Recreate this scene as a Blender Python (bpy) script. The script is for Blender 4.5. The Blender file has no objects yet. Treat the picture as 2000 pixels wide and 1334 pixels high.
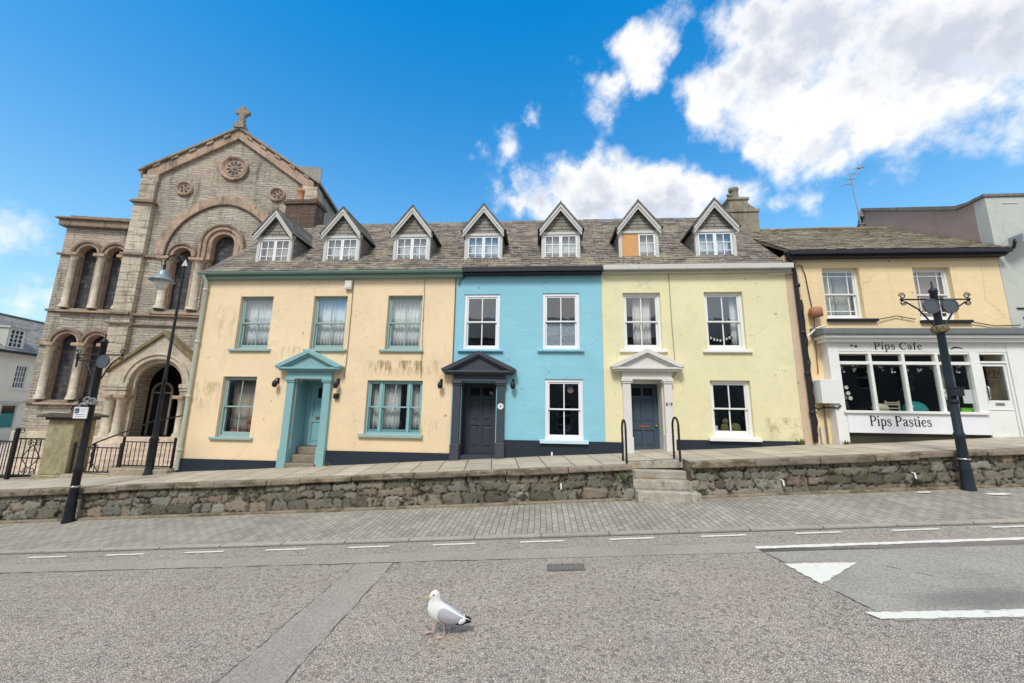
import bpy, bmesh, math, random
import numpy as np
from mathutils import Vector, Matrix
random.seed(7); rng = np.random.default_rng(7)
S = bpy.context.scene
COL = S.collection
R = math.radians
pi = math.pi

# ------------------------------------------------------------------ node materials
class Mat:
    def __init__(s, name):
        s.m = bpy.data.materials.new(name); s.m.use_nodes = True
        s.nt = s.m.node_tree; s.b = s.nt.nodes['Principled BSDF']; s.o = s.nt.nodes['Material Output']
        s.b.inputs['Specular IOR Level'].default_value = .3
        s._p = None
    def n(s, t, **k):
        nd = s.nt.nodes.new('ShaderNode' + t)
        for a, v in k.items(): setattr(nd, a, v)
        return nd
    def put(s, sock, v):
        if isinstance(v, bpy.types.NodeSocket): s.nt.links.new(v, sock)
        elif isinstance(v, (tuple, list)) and len(v) == 3 and sock.type == 'RGBA': sock.default_value = (*v, 1)
        else: sock.default_value = v
    @property
    def pos(s):
        if s._p is None: s._p = s.n('NewGeometry')
        return s._p.outputs['Position']
    @property
    def geo(s):
        s.pos; return s._p
    def vm(s, op, a, b=None):
        nd = s.n('VectorMath', operation=op); s.put(nd.inputs[0], a)
        if b is not None: s.put(nd.inputs[1], b)
        return nd.outputs['Value'] if op in ('DOT_PRODUCT', 'LENGTH', 'DISTANCE') else nd.outputs[0]
    def ma(s, op, a, b=0.0, c=0.0, clamp=False):
        nd = s.n('Math', operation=op, use_clamp=clamp)
        for i, v in enumerate((a, b, c)): s.put(nd.inputs[i], v)
        return nd.outputs[0]
    def scl(s, v, k):
        return s.vm('MULTIPLY', v, k if isinstance(k, (tuple, list)) else (k, k, k))
    def noise(s, vec, scale=1., detail=4., rough=.55, dist=0.):
        nd = s.n('TexNoise'); s.put(nd.inputs['Vector'], vec)
        nd.inputs['Scale'].default_value = scale; nd.inputs['Detail'].default_value = detail
        nd.inputs['Roughness'].default_value = rough; nd.inputs['Distortion'].default_value = dist
        return nd.outputs['Fac']
    def voro(s, vec, scale=1., feature='F1', out='Distance', rnd=1.):
        nd = s.n('TexVoronoi', feature=feature); s.put(nd.inputs['Vector'], vec)
        nd.inputs['Scale'].default_value = scale; nd.inputs['Randomness'].default_value = rnd
        return nd.outputs[out]
    def ramp(s, f, a, b):      # smooth 0..1 between a and b
        nd = s.n('MapRange', interpolation_type='SMOOTHSTEP'); s.put(nd.inputs[0], f)
        nd.inputs[1].default_value = a; nd.inputs[2].default_value = b
        return nd.outputs[0]
    def mix(s, f, a, b, mode='MIX'):
        nd = s.n('Mix', data_type='RGBA', blend_type=mode); s.put(nd.inputs[0], f)
        s.put(nd.inputs[6], a); s.put(nd.inputs[7], b)
        return nd.outputs[2]
    def hsv(s, col, v=1., h=.5, sat=1.):
        nd = s.n('HueSaturation'); s.put(nd.inputs['Color'], col)
        s.put(nd.inputs['Value'], v); s.put(nd.inputs['Hue'], h); s.put(nd.inputs['Saturation'], sat)
        return nd.outputs[0]
    def xyz(s, v):
        nd = s.n('SeparateXYZ'); s.put(nd.inputs[0], v); return nd.outputs
    def cmb(s, x, y, z):
        nd = s.n('CombineXYZ')
        for i, v in enumerate((x, y, z)): s.put(nd.inputs[i], v)
        return nd.outputs[0]
    def brick(s, vec, w, h, mortar=.01, c1=(1,1,1), c2=(.5,.5,.5), cm=(0,0,0), off=.5, bias=0., smooth=.1):
        nd = s.n('TexBrick'); s.put(nd.inputs['Vector'], vec); nd.offset = off
        nd.inputs['Scale'].default_value = 1; nd.inputs['Mortar Size'].default_value = mortar
        nd.inputs['Mortar Smooth'].default_value = smooth; nd.inputs['Bias'].default_value = bias
        nd.inputs['Brick Width'].default_value = w; nd.inputs['Row Height'].default_value = h
        s.put(nd.inputs['Color1'], c1); s.put(nd.inputs['Color2'], c2); s.put(nd.inputs['Mortar'], cm)
        return nd.outputs['Color'], nd.outputs['Fac']
    def bump(s, h, dist=.01, strength=1.):
        nd = s.n('Bump'); s.put(nd.inputs['Height'], h); nd.inputs['Distance'].default_value = dist
        nd.inputs['Strength'].default_value = strength
        s.nt.links.new(nd.outputs[0], s.b.inputs['Normal'])
    def base(s, c, rough=.8):
        s.put(s.b.inputs['Base Color'], c); s.put(s.b.inputs['Roughness'], rough); return s

MATS = {}
def plain(name, col, rough=.6, var=.12, scale=4., metal=0., bump=0.):
    m = Mat(name)
    f = m.noise(m.pos, scale, 5, .6)
    v = m.ma('MULTIPLY_ADD', f, 2 * var, 1 - var)
    m.base(m.hsv(col, v), rough); m.b.inputs['Metallic'].default_value = metal
    if bump: m.bump(m.noise(m.pos, 60, 3), bump)
    MATS[name] = m.m
    return m.m

def painted(name, col, wear=.1, wearcol=(.25, .24, .2), rough=.45):
    m = Mat(name)
    f = m.noise(m.pos, 3, 5, .6); g = m.noise(m.scl(m.pos, (14, 14, 5)), 1., 5, .65)
    c = m.hsv(col, m.ma('MULTIPLY_ADD', f, .2, .9))
    c = m.mix(m.ma('MULTIPLY', m.ramp(g, .6, .75), wear * 4), c, wearcol)
    m.base(c, rough); m.bump(g, .002)
    MATS[name] = m.m
    return m.m

def stucco(name, col, dirt=.3, stains=(), dirtcol=(.30, .24, .12), lines=0.):
    m = Mat(name); p = m.pos
    big = m.noise(p, .7, 4, .6); fine = m.noise(p, 22, 4, .6); streak = m.noise(m.scl(p, (5, 5, .45)), 1, 5, .62)
    v = m.ma('ADD', m.ma('MULTIPLY_ADD', big, .24, .88), m.ma('MULTIPLY_ADD', fine, .10, -.05))
    c = m.hsv(col, v)
    d = m.ma('MULTIPLY', m.ramp(streak, .52, .80), m.ramp(m.noise(p, 1.1, 3, .5), .42, .62))
    c = m.mix(m.ma('MULTIPLY', d, dirt), c, dirtcol)
    patch = m.ramp(m.noise(m.vm('ADD', p, (4, 2, 6)), .9, 5, .7, .6), .52, .60)
    c = m.mix(m.ma('MULTIPLY', patch, .30), c, m.hsv(col, .84, .5, .86))
    cr = m.ma('MULTIPLY', m.ramp(m.voro(m.vm('ADD', p, m.scl(m.noise(p, 2.2, 4, .7), .55)), .62, 'DISTANCE_TO_EDGE'), .010, .003), m.ramp(m.noise(p, .8, 2), .5, .6))
    c = m.mix(m.ma('MULTIPLY', cr, .22), c, (.22, .18, .12))
    fl = m.ramp(m.noise(p, 34, 3, .7), .64, .72); c = m.mix(m.ma('MULTIPLY', fl, .18), c, (.30, .25, .17))
    spots = m.ramp(m.noise(p, 7.5, 2, .4), .745, .775)
    c = m.mix(m.ma('MULTIPLY', spots, .5), c, (.10, .085, .06))
    x, y, z = m.xyz(p)
    for (x0, x1, z0, z1, k, sx, th) in stains:
        mx = m.ma('MULTIPLY', m.ramp(x, x0, x0 + .25 * (x1 - x0)), m.ramp(x, x1, x1 - .25 * (x1 - x0)))
        mz = m.ma('MULTIPLY', m.ramp(z, z0, z0 + .6 * (z1 - z0)), m.ramp(z, z1, z1 - .12 * (z1 - z0)))
        st = m.noise(m.scl(p, (sx, sx, 1.6)), 1, 5, .7)
        f = m.ma('MULTIPLY', m.ma('MULTIPLY', mx, mz), m.ramp(st, th, th + .2))
        c = m.mix(m.ma('MULTIPLY', f, k), c, (.20, .16, .06))
    m.base(c, .88)
    h = m.ma('ADD', m.ma('MULTIPLY', fine, .5), m.ma('MULTIPLY', m.noise(p, 4, 3), 1.2))
    if lines:
        _, fac = m.brick(m.cmb(m.ma('ADD', x, y), z, 0.), 90, .3, .006, smooth=.5)
        h = m.ma('MULTIPLY_ADD', fac, -lines, h)
    m.bump(h, .012, .8)
    MATS[name] = m.m
    return m.m

def slate(name, c1, c2, lich=.5):
    m = Mat(name); p = m.pos; r = m.geo.outputs['Random Per Island']
    c = m.mix(r, c1, c2)
    c = m.hsv(c, m.ma('MULTIPLY_ADD', m.noise(p, 11, 6, .75), 1.7, .18)); c = m.hsv(c, m.ma('MULTIPLY_ADD', m.noise(p, 1.8, 4, .6), .8, .6))
    a = m.ramp(m.noise(p, 1.3, 5, .65), .50, .66)
    c = m.mix(m.ma('MULTIPLY', a, lich), c, (.30, .265, .18))
    w = m.ramp(m.noise(p, 15, 4, .6), .57, .67)
    c = m.mix(m.ma('MULTIPLY', m.ma('MULTIPLY', w, m.ramp(m.noise(p, 2.1, 4, .6), .40, .58)), min(1, lich * 1.5)), c, (.50, .48, .42))
    k = m.ramp(m.noise(m.vm('ADD', p, (2, 8, 4)), 6, 5, .7), .60, .68); c = m.mix(m.ma('MULTIPLY', k, lich), c, (.035, .03, .026))
    y = m.ramp(m.noise(m.vm('ADD', p, (9, 3, 1)), 2.3, 6, .7), .60, .70)
    c = m.mix(m.ma('MULTIPLY', y, lich * .7), c, (.26, .20, .07))
    m.base(c, .8); m.bump(m.noise(p, 26, 4, .6), .012)
    MATS[name] = m.m
    return m.m

def ashlar(name, c1, c2, cm, w, h, stain=.5):
    m = Mat(name)
    tc = m.n('TexCoord'); x, y, z = m.xyz(tc.outputs['Object'])
    zz = m.ma('ADD', z, m.ma('MULTIPLY', m.noise(m.scl(tc.outputs['Object'], (1.1, 1.1, 3.5)), 1, 3), .22))
    xx = m.ma('ADD', m.ma('ADD', x, y), m.ma('MULTIPLY', m.noise(tc.outputs['Object'], 3, 2), .3))
    col, fac = m.brick(m.cmb(xx, zz, 0.), w, h, .012, c1, c2, cm, .37, smooth=.3)
    p = m.pos
    lay = m.noise(m.scl(tc.outputs['Object'], (2.2, 2.2, 13)), 1, 5, .65)
    c = m.hsv(col, m.ma('MULTIPLY_ADD', lay, 1.1, .45)); c = m.hsv(c, m.ma('MULTIPLY_ADD', m.noise(p, 9, 5, .7), .5, .75))
    c = m.mix(m.ma('MULTIPLY', m.ramp(lay, .44, .36), .55), c, cm)
    c = m.mix(m.ma('MULTIPLY', m.ramp(m.noise(p, .6, 4, .6), .5, .68), .45), c, (.48, .35, .26))
    s1 = m.noise(m.scl(p, (2.5, 2.5, .5)), 1, 6, .7)
    c = m.mix(m.ma('MULTIPLY', m.ramp(s1, .52, .68), stain), c, (.15, .115, .08)); s2 = m.noise(m.vm('ADD', p, (1, 6, 2)), .45, 5, .65); c = m.hsv(c, m.ma('MULTIPLY_ADD', s2, 1.1, .47))
    o = m.ramp(m.noise(m.vm('ADD', p, (5, 1, 7)), .9, 6, .72), .61, .72)
    c = m.mix(m.ma('MULTIPLY', o, stain), c, (.30, .19, .06))
    m.base(c, .9)
    m.bump(m.ma('ADD', m.ma('MULTIPLY_ADD', fac, -.22, m.noise(p, 14, 4, .6)), lay), .026)
    MATS[name] = m.m
    return m.m

def stone(name, col, stain=.5, rough=.9):
    m = Mat(name); p = m.pos
    c = m.hsv(col, m.ma('MULTIPLY_ADD', m.noise(p, 7, 6, .75), 1.3, .36)); c = m.hsv(c, m.ma('MULTIPLY_ADD', m.noise(p, 1.6, 4, .6), .7, .66))
    c = m.mix(m.ma('MULTIPLY', m.ramp(m.noise(m.scl(p, (2.4, 2.4, .8)), 1, 6, .75), .50, .64), stain), c, (.11, .08, .055))
    o = m.ramp(m.noise(m.vm('ADD', p, (5, 1, 7)), 1.3, 6, .72), .58, .70)
    c = m.mix(m.ma('MULTIPLY', o, stain), c, (.30, .20, .07))
    m.base(c, rough); m.bump(m.noise(p, 18, 5, .65), .02)
    MATS[name] = m.m
    return m.m

def glass(name, tint=(.93, .95, .95), refl=.85, wob=.0015):
    m = Mat(name); nt = m.nt; nt.nodes.remove(m.b)
    t = m.n('BsdfTransparent'); t.inputs[0].default_value = (*tint, 1)
    g = m.n('BsdfGlossy'); g.inputs['Color'].default_value = (.95, .97, 1, 1); g.inputs['Roughness'].default_value = .02
    fr = m.n('LayerWeight'); fr.inputs[0].default_value = .5
    bp = m.n('Bump'); m.put(bp.inputs['Height'], m.noise(m.pos, 2.2, 2)); bp.inputs['Distance'].default_value = wob * 2
    nt.links.new(bp.outputs[0], g.inputs['Normal'])
    f = m.ma('MULTIPLY_ADD', m.ma('POWER', fr.outputs['Facing'], 4.0), refl, .115 * refl, clamp=True)
    mx = m.n('MixShader'); nt.links.new(f, mx.inputs[0]); nt.links.new(t.outputs[0], mx.inputs[1]); nt.links.new(g.outputs[0], mx.inputs[2])
    nt.links.new(mx.outputs[0], m.o.inputs[0])
    MATS[name] = m.m
    return m.m

# ------------------------------------------------------------------ mesh building
class MB:
    def __init__(s): s.v = []; s.f = []; s.mi = []; s.cur = 0; s.sm = []
    def add(s, vs, fs, smooth=False):
        k = len(s.v); s.v.extend([tuple(map(float, v)) for v in vs])
        for f in fs: s.f.append(tuple(i + k for i in f)); s.mi.append(s.cur); s.sm.append(smooth)
        return s
    def box(s, x0, x1, y0, y1, z0, z1):
        vs = [(x, y, z) for x in (x0, x1) for y in (y0, y1) for z in (z0, z1)]
        return s.add(vs, [(0,1,3,2),(4,6,7,5),(0,4,5,1),(2,3,7,6),(0,2,6,4),(1,5,7,3)])
    def slbox(s, x0, x1, y0, y1, z0, z1, sl):      # box whose top and bottom follow a slope along x (z0,z1 at x=0)
        vs = [(x, y, z + sl * x) for x in (x0, x1) for y in (y0, y1) for z in (z0, z1)]
        return s.add(vs, [(0,1,3,2),(4,6,7,5),(0,4,5,1),(2,3,7,6),(0,2,6,4),(1,5,7,3)])
    def prism(s, poly, y0, y1, axis='y'):           # polygon in (a,b) swept along axis
        n = len(poly)
        mk = {'y': lambda a, b, t: (a, t, b), 'x': lambda a, b, t: (t, a, b), 'z': lambda a, b, t: (a, b, t)}[axis]
        vs = [mk(a, b, y0) for a, b in poly] + [mk(a, b, y1) for a, b in poly]
        fs = [tuple(range(n))[::-1], tuple(range(n, 2 * n))] + [(i, (i + 1) % n, n + (i + 1) % n, n + i) for i in range(n)]
        return s.add(vs, fs)
    def tube(s, pts, r, n=8, caps=True):
        pts = [Vector(p) for p in pts]; m = len(pts)
        rs = r if isinstance(r, (list, tuple)) else [r] * m
        vs = []; prev = None
        for i, p in enumerate(pts):
            t = (pts[min(i + 1, m - 1)] - pts[max(i - 1, 0)]).normalized()
            if prev is None: a = t.orthogonal().normalized()
            else: a = (prev - t * prev.dot(t)); a = a.normalized() if a.length > 1e-6 else t.orthogonal().normalized()
            prev = a; b = t.cross(a)
            for k in range(n):
                th = 2 * pi * k / n; vs.append(p + (a * math.cos(th) + b * math.sin(th)) * rs[i])
        fs = [(i * n + k, i * n + (k + 1) % n, (i + 1) * n + (k + 1) % n, (i + 1) * n + k) for i in range(m - 1) for k in range(n)]
        s.add(vs, fs, True)
        if caps:
            s.add([vs[k] for k in range(n)], [tuple(range(n))[::-1]]); s.add([vs[(m - 1) * n + k] for k in range(n)], [tuple(range(n))])
        return s
    def lathe(s, prof, c=(0, 0, 0), n=16, axis='z'):   # prof = [(r, h)]
        m = len(prof); vs = []
        for r, h in prof:
            for k in range(n):
                a = 2 * pi * k / n; x, y = r * math.cos(a), r * math.sin(a)
                v = {'z': (x, y, h), 'y': (x, h, y), 'x': (h, x, y)}[axis]
                vs.append((c[0] + v[0], c[1] + v[1], c[2] + v[2]))
        fs = [(i * n + k, i * n + (k + 1) % n, (i + 1) * n + (k + 1) % n, (i + 1) * n + k) for i in range(m - 1) for k in range(n)]
        return s.add(vs, fs, True)
    def ball(s, c, rx, ry=None, rz=None, n=12, m=8):
        ry = ry or rx; rz = rz or rx
        vs = [(c[0] + rx * math.sin(pi * i / m) * math.cos(2 * pi * k / n), c[1] + ry * math.sin(pi * i / m) * math.sin(2 * pi * k / n), c[2] - rz * math.cos(pi * i / m)) for i in range(m + 1) for k in range(n)]
        fs = [(i * n + k, i * n + (k + 1) % n, (i + 1) * n + (k + 1) % n, (i + 1) * n + k) for i in range(m) for k in range(n)]
        return s.add(vs, fs, True)
    def arc(s, cx, cz, r0, r1, y0, y1, a0=0., a1=pi, n=20):   # arch ring in the xz plane
        vs = []
        for i in range(n + 1):
            a = a0 + (a1 - a0) * i / n; c, d = math.cos(a), math.sin(a)
            vs += [(cx + r0 * c, y0, cz + r0 * d), (cx + r1 * c, y0, cz + r1 * d), (cx + r1 * c, y1, cz + r1 * d), (cx + r0 * c, y1, cz + r0 * d)]
        fs = [(4 * i + k, 4 * i + (k + 1) % 4, 4 * i + 4 + (k + 1) % 4, 4 * i + 4 + k) for i in range(n) for k in range(4)]
        fs += [(0, 1, 2, 3), tuple(4 * n + k for k in (3, 2, 1, 0))]
        return s.add(vs, fs)
    def disc(s, c, r, y0, y1, n=24):
        return s.prism([(c[0] + r * math.cos(2 * pi * k / n), c[1] + r * math.sin(2 * pi * k / n)) for k in range(n)], y0, y1)
    def ribbon(s, pts, w, y0, y1):      # flat stroke in the xz plane, width w (or list)
        n = len(pts); ws = w if isinstance(w, (list, tuple)) else [w] * n; L = []; Rr = []
        for i in range(n):
            a = pts[max(i - 1, 0)]; b = pts[min(i + 1, n - 1)]; dx, dz = b[0] - a[0], b[1] - a[1]; l = math.hypot(dx, dz) or 1
            nx, nz = -dz / l * ws[i] / 2, dx / l * ws[i] / 2
            L.append((pts[i][0] + nx, pts[i][1] + nz)); Rr.append((pts[i][0] - nx, pts[i][1] - nz))
        for i in range(n - 1): s.prism([Rr[i], Rr[i + 1], L[i + 1], L[i]], y0, y1)
        return s
    def plate(s, outer, holes, y0, y1):  # polygon with holes in the xz plane, thickness y0..y1
        cu = bpy.data.curves.new('tmp', 'CURVE'); cu.dimensions = '2D'; cu.fill_mode = 'BOTH'; cu.extrude = abs(y1 - y0) / 2
        for poly in [outer] + list(holes):
            sp = cu.splines.new('POLY'); sp.points.add(len(poly) - 1); sp.use_cyclic_u = True
            for q, (a, b) in zip(sp.points, poly): q.co = (a, b, 0, 1)
        ob = bpy.data.objects.new('tmp', cu); COL.objects.link(ob)
        dg = bpy.context.evaluated_depsgraph_get(); me = bpy.data.meshes.new_from_object(ob.evaluated_get(dg))
        yc = (y0 + y1) / 2
        s.add([(v.co.x, yc - v.co.z, v.co.y) for v in me.vertices], [tuple(p.vertices) for p in me.polygons])
        bpy.data.objects.remove(ob); bpy.data.curves.remove(cu); bpy.data.meshes.remove(me)
        return s
    def mesh(s, name, mats):
        me = bpy.data.meshes.new(name); me.from_pydata(s.v, [], s.f); 
        for m in mats: me.materials.append(m)
        me.polygons.foreach_set('material_index', s.mi); me.polygons.foreach_set('use_smooth', s.sm)
        bm = bmesh.new(); bm.from_mesh(me); bmesh.ops.recalc_face_normals(bm, faces=bm.faces); bm.to_mesh(me); bm.free()
        me.update(); return me

ORG = {}
def lk(o, parent, at, rz):
    COL.objects.link(o); a = Vector(at)
    if parent: o.parent = parent; o.location = a - ORG[parent.name]
    else: o.location = a
    o.rotation_euler = (0, 0, rz); ORG[o.name] = a
    return o
def obj(name, mb, mats, parent=None, at=(0, 0, 0), rz=0., bevel=0., label=None, cat=None, group=None, kind=None):
    if not isinstance(mats, (list, tuple)): mats = [mats]
    me = mb.mesh(name, mats) if isinstance(mb, MB) else mb
    o = lk(bpy.data.objects.new(name, me), parent, at, rz)
    if bevel:
        b = o.modifiers.new('bevel', 'BEVEL'); b.width = bevel; b.segments = 2; b.limit_method = 'ANGLE'; b.angle_limit = R(40)
    tag(o, label, cat, group, kind); return o
def tag(o, label=None, cat=None, group=None, kind=None):
    if label and cat and not kind: kind = 'thing'
    for k, v in (('label', label), ('category', cat), ('group', group), ('kind', kind)):
        if v: o[k] = v
    return o
def thing(name, label, cat, at, rz=0., group=None):   # Empty at the thing's base
    o = lk(bpy.data.objects.new(name, None), None, at, rz); o.empty_display_size = .2
    return tag(o, label, cat, group)
def local(o): ORG[o.name] = Vector((0, 0, 0)); return o     # children given in the thing's own frame
def rect(x0, x1, z0, z1): return [(x0, z0), (x1, z0), (x1, z1), (x0, z1)]
def archpoly(x0, x1, z0, zs, n=14):
    c = (x0 + x1) / 2; r = (x1 - x0) / 2
    return [(x0, z0), (x1, z0)] + [(c + r * math.cos(pi * i / n), zs + r * math.sin(pi * i / n)) for i in range(n + 1)]
SL = .065                                   # the street climbs to the right
def street(x, c): return SL * x + c
def dup(root, at, label=None, rz=None):
    r = root.copy(); COL.objects.link(r); r.location = at
    if rz is not None: r.rotation_euler = (0, 0, rz)
    if label: r['label'] = label
    for ch in list(root.children):
        c = ch.copy(); COL.objects.link(c); c.parent = r
        for g in list(ch.children):
            d = g.copy(); COL.objects.link(d); d.parent = c
    return r
CLOUDS = [(0.378,0.627,0.681,0.077),(0.466,0.603,0.647,0.128),(0.555,0.57,0.605,0.14),(0.627,0.538,0.564,0.142),(0.671,0.522,0.526,0.134),(0.375,0.677,0.633,0.067),(0.433,0.67,0.602,0.102),(0.521,0.637,0.567,0.12),(0.596,0.584,0.551,0.116),(0.658,0.559,0.504,0.079),(0.318,0.727,0.608,0.046),(0.294,0.71,0.64,0.04),(0.341,0.708,0.619,0.06),(0.474,0.687,0.551,0.074),(0.533,0.662,0.527,0.07),(0.434,0.726,0.534,0.037),(0.47,0.72,0.511,0.048),(0.506,0.704,0.498,0.056),(0.529,0.703,0.475,0.037),(0.558,0.667,0.494,0.052),(0.59,0.652,0.476,0.038),(0.606,0.65,0.459,0.029),(0.63,0.599,0.493,0.039),(0.655,0.58,0.485,0.045),(0.683,0.559,0.469,0.032),(0.192,0.687,0.7,0.054),(0.165,0.675,0.719,0.034),(0.227,0.672,0.705,0.034),(0.239,0.645,0.726,0.026),(0.143,0.725,0.674,0.036),(0.119,0.742,0.66,0.026),(0.097,0.728,0.679,0.018),(0.211,0.709,0.673,0.04),(0.658,0.615,0.435,0.019),(0.675,0.605,0.421,0.021),(0.69,0.596,0.411,0.016),(0.66,0.594,0.46,0.015),(0.632,0.618,0.467,0.013),(-0.004,0.863,0.506,0.065),(0.061,0.845,0.532,0.064),(0.123,0.835,0.537,0.063),(0.166,0.813,0.559,0.043),(0.19,0.827,0.529,0.057),(0.238,0.816,0.527,0.05),(0.282,0.823,0.493,0.067),(0.338,0.797,0.5,0.048),(0.359,0.802,0.478,0.043),(0.109,0.867,0.486,0.106),(0.223,0.857,0.465,0.103),(0.316,0.835,0.45,0.077),(-0.059,0.869,0.491,0.035),(-0.094,0.855,0.51,0.021),(0.416,0.783,0.463,0.021),(-0.135,0.788,0.601,0.017),(-0.067,0.797,0.6,0.024),(-0.021,0.768,0.64,0.015),(0.464,0.776,0.428,0.018),(0.508,0.757,0.411,0.017),(-0.821,0.509,0.26,0.028),(-0.811,0.527,0.256,0.017),(-0.802,0.532,0.271,0.01),(-0.81,0.547,0.213,0.019),(-0.799,0.561,0.218,0.021),(-0.808,0.561,0.183,0.023),(-0.798,0.575,0.179,0.031),(-0.819,0.55,0.163,0.018)]
# ------------------------------------------------------------------ camera
cam = bpy.data.objects.new('camera', bpy.data.cameras.new('camera')); COL.objects.link(cam)
cam.data.sensor_width = 36; cam.data.lens = 780 / 2000 * 36; cam.data.clip_end = 2000; cam.data.clip_start = .05
cam.matrix_world = Matrix.Translation((0, 0, 2.0)) @ (Matrix.Rotation(R(4.3), 4, 'Z') @ Matrix.Rotation(R(100.5), 4, 'X') @ Matrix.Rotation(R(.94), 4, 'Z'))
S.camera = cam

# ------------------------------------------------------------------ sky, clouds, sun
SUN_EL, SUN_AZ = 50, 192          # azimuth measured from +y towards +x
w = bpy.data.worlds.new('World'); S.world = w; w.use_nodes = True
class WM(Mat):
    def __init__(s, nt): s.nt = nt; s._p = None
W = WM(w.node_tree); bg = w.node_tree.nodes['Background']
sk = W.n('TexSky'); sk.sky_type = 'NISHITA'; sk.sun_disc = False
sk.sun_elevation = R(SUN_EL); sk.sun_rotation = R(SUN_AZ); sk.ozone_density = 2.2; sk.air_density = 1.0; sk.dust_density = .3
d = W.n('TexCoord').outputs['Generated']
wx, wy, wz = W.xyz(d)
acc = None
warp = W.n('TexNoise'); W.put(warp.inputs['Vector'], d); warp.inputs['Scale'].default_value = 5.5; warp.inputs['Detail'].default_value = 4
warp2 = W.n('TexNoise'); W.put(warp2.inputs['Vector'], d); warp2.inputs['Scale'].default_value = 24; warp2.inputs['Detail'].default_value = 5
dw = W.vm('ADD', d, W.scl(W.vm('SUBTRACT', warp.outputs['Color'], (.5, .5, .5)), .075))
dw = W.vm('ADD', dw, W.scl(W.vm('SUBTRACT', warp2.outputs['Color'], (.5, .5, .5)), .05))
for (x, y, z, r) in CLOUDS:
    pk, r = (.40, r * 1.9) if r < .031 else (1.0, r * 1.22)        # thin wisps, full heaps
    q = W.ma('MULTIPLY_ADD', W.vm('DISTANCE', dw, (x, y, z)), -pk / r, pk)
    acc = q if acc is None else W.ma('SMOOTH_MAX', acc, q, .22)
n1 = W.noise(d, 10, 9, .62); n3 = W.noise(d, 30, 5, .55); n2 = W.noise(d, 3.2, 8, .6)
dens = W.ma('ADD', acc, W.ma('ADD', W.ma('MULTIPLY_ADD', n1, 1.9, -1.02), W.ma('MULTIPLY_ADD', n3, .35, -.175)))
a1 = W.ramp(dens, -.10, .66)
back = W.ma('MULTIPLY', W.ramp(n2, .34, .52), W.ramp(wy, .30, -.05))     # broken cloud added over the unseen sky, to make the ambient less blue
alpha = W.ma('MAXIMUM', a1, back)
shade = W.noise(W.vm('ADD', d, (-.03, 0, .06)), 4.6, 7, .55)
up = W.noise(W.vm('ADD', d, (-.02, 0, .045)), 10, 9, .62)
relief = W.ma('MULTIPLY', W.ramp(W.ma('SUBTRACT', up, n1), -.02, .16), .55)          # billows lit from above
cl = W.mix(W.ma('ADD', W.ma('MULTIPLY', W.ramp(shade, .40, .60), W.ramp(dens, .35, .95)), W.ma('MULTIPLY', relief, W.ramp(dens, .1, .6)), clamp=True), (5.5, 5.5, 5.5), (3.35, 3.6, 4.1))
# saturated blue of the photograph: deeper towards the zenith
el = W.ramp(wz, .15, .85)
tint = W.mix(el, W.mix(W.ramp(wz, .08, .34), (.95, .98, .95), (.92, 1.24, 1.17)), (.0, 1.04, 1.52))
blue = W.mix(1.0, sk.outputs[0], tint, 'MULTIPLY')
w.node_tree.links.new(W.mix(alpha, blue, cl), bg.inputs['Color'])
bg.inputs['Strength'].default_value = .13
sun = bpy.data.objects.new('sun', bpy.data.lights.new('sun', 'SUN')); COL.objects.link(sun)
sun.data.energy = 1.9; sun.data.angle = R(14); sun.data.color = (1, .95, .86)
sd = Vector((math.sin(R(SUN_AZ)) * math.cos(R(SUN_EL)), math.cos(R(SUN_AZ)) * math.cos(R(SUN_EL)), math.sin(R(SUN_EL))))
sun.rotation_euler = sd.to_track_quat('Z', 'Y').to_euler()
S.view_settings.view_transform = 'Standard'; S.view_settings.look = 'None'; S.view_settings.exposure = .6; S.view_settings.gamma = 1

# ------------------------------------------------------------------ ground materials
m = Mat('asphalt'); p = m.pos; x, y, z = m.xyz(p)
g1 = m.voro(p, 34, 'F1', 'Color'); g2 = m.noise(p, 30, 4, .7); g3 = m.noise(p, 95, 3, .7)
chip = m.voro(m.vm('ADD', p, m.scl(m.noise(p, 18, 2), .03)), 46, 'DISTANCE_TO_EDGE')
grain = m.ma('ADD', m.ma('MULTIPLY', m.ramp(g2, .36, .64), .45), m.ma('ADD', m.ma('MULTIPLY', m.ramp(chip, .02, .22), .36), m.ma('MULTIPLY', m.ramp(g3, .3, .7), .35)))
zone = m.ma('MULTIPLY', m.ramp(y, 5.9, 5.35), m.ramp(x, 3.25, 2.75))       # pink chippings on the old surface
big = m.noise(p, .8, 4, .6)
pink = m.mix(m.ramp(m.noise(p, 1.5, 4, .6), .4, .6), (.55, .475, .40), (.56, .465, .385))
cA = m.mix(m.ma('MULTIPLY', zone, .9), (.52, .46, .39), pink)
cA = m.hsv(cA, m.ma('MULTIPLY_ADD', grain, .85, .42))
cA = m.mix(m.ma('MULTIPLY', m.ramp(m.xyz(g1)[0], .72, .9), .4), cA, (.50, .45, .40))
cA = m.mix(m.ma('MULTIPLY', m.ramp(m.xyz(g1)[1], .78, .9), .5), cA, (.16, .14, .125))
cA = m.hsv(cA, m.ma('MULTIPLY_ADD', big, .36, .83))
wr = m.ma('MULTIPLY', m.ramp(m.noise(m.scl(p, (.5, 3.5, 1)), 1, 5, .65), .50, .66), .22); cA = m.mix(wr, cA, (.29, .265, .235))
st = m.ramp(m.noise(m.vm('ADD', p, (7, 3, 0)), 1.7, 5, .7), .66, .72); cA = m.mix(m.ma('MULTIPLY', st, .35), cA, (.15, .14, .125))
tr = m.ma('MULTIPLY', m.ramp(m.ma('ABSOLUTE', m.ma('ADD', m.ma('MULTIPLY_ADD', m.noise(p, 2, 3), .06, x), 4.6)), 1.2, .3), m.ramp(y, 6.3, 5.9))
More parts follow.
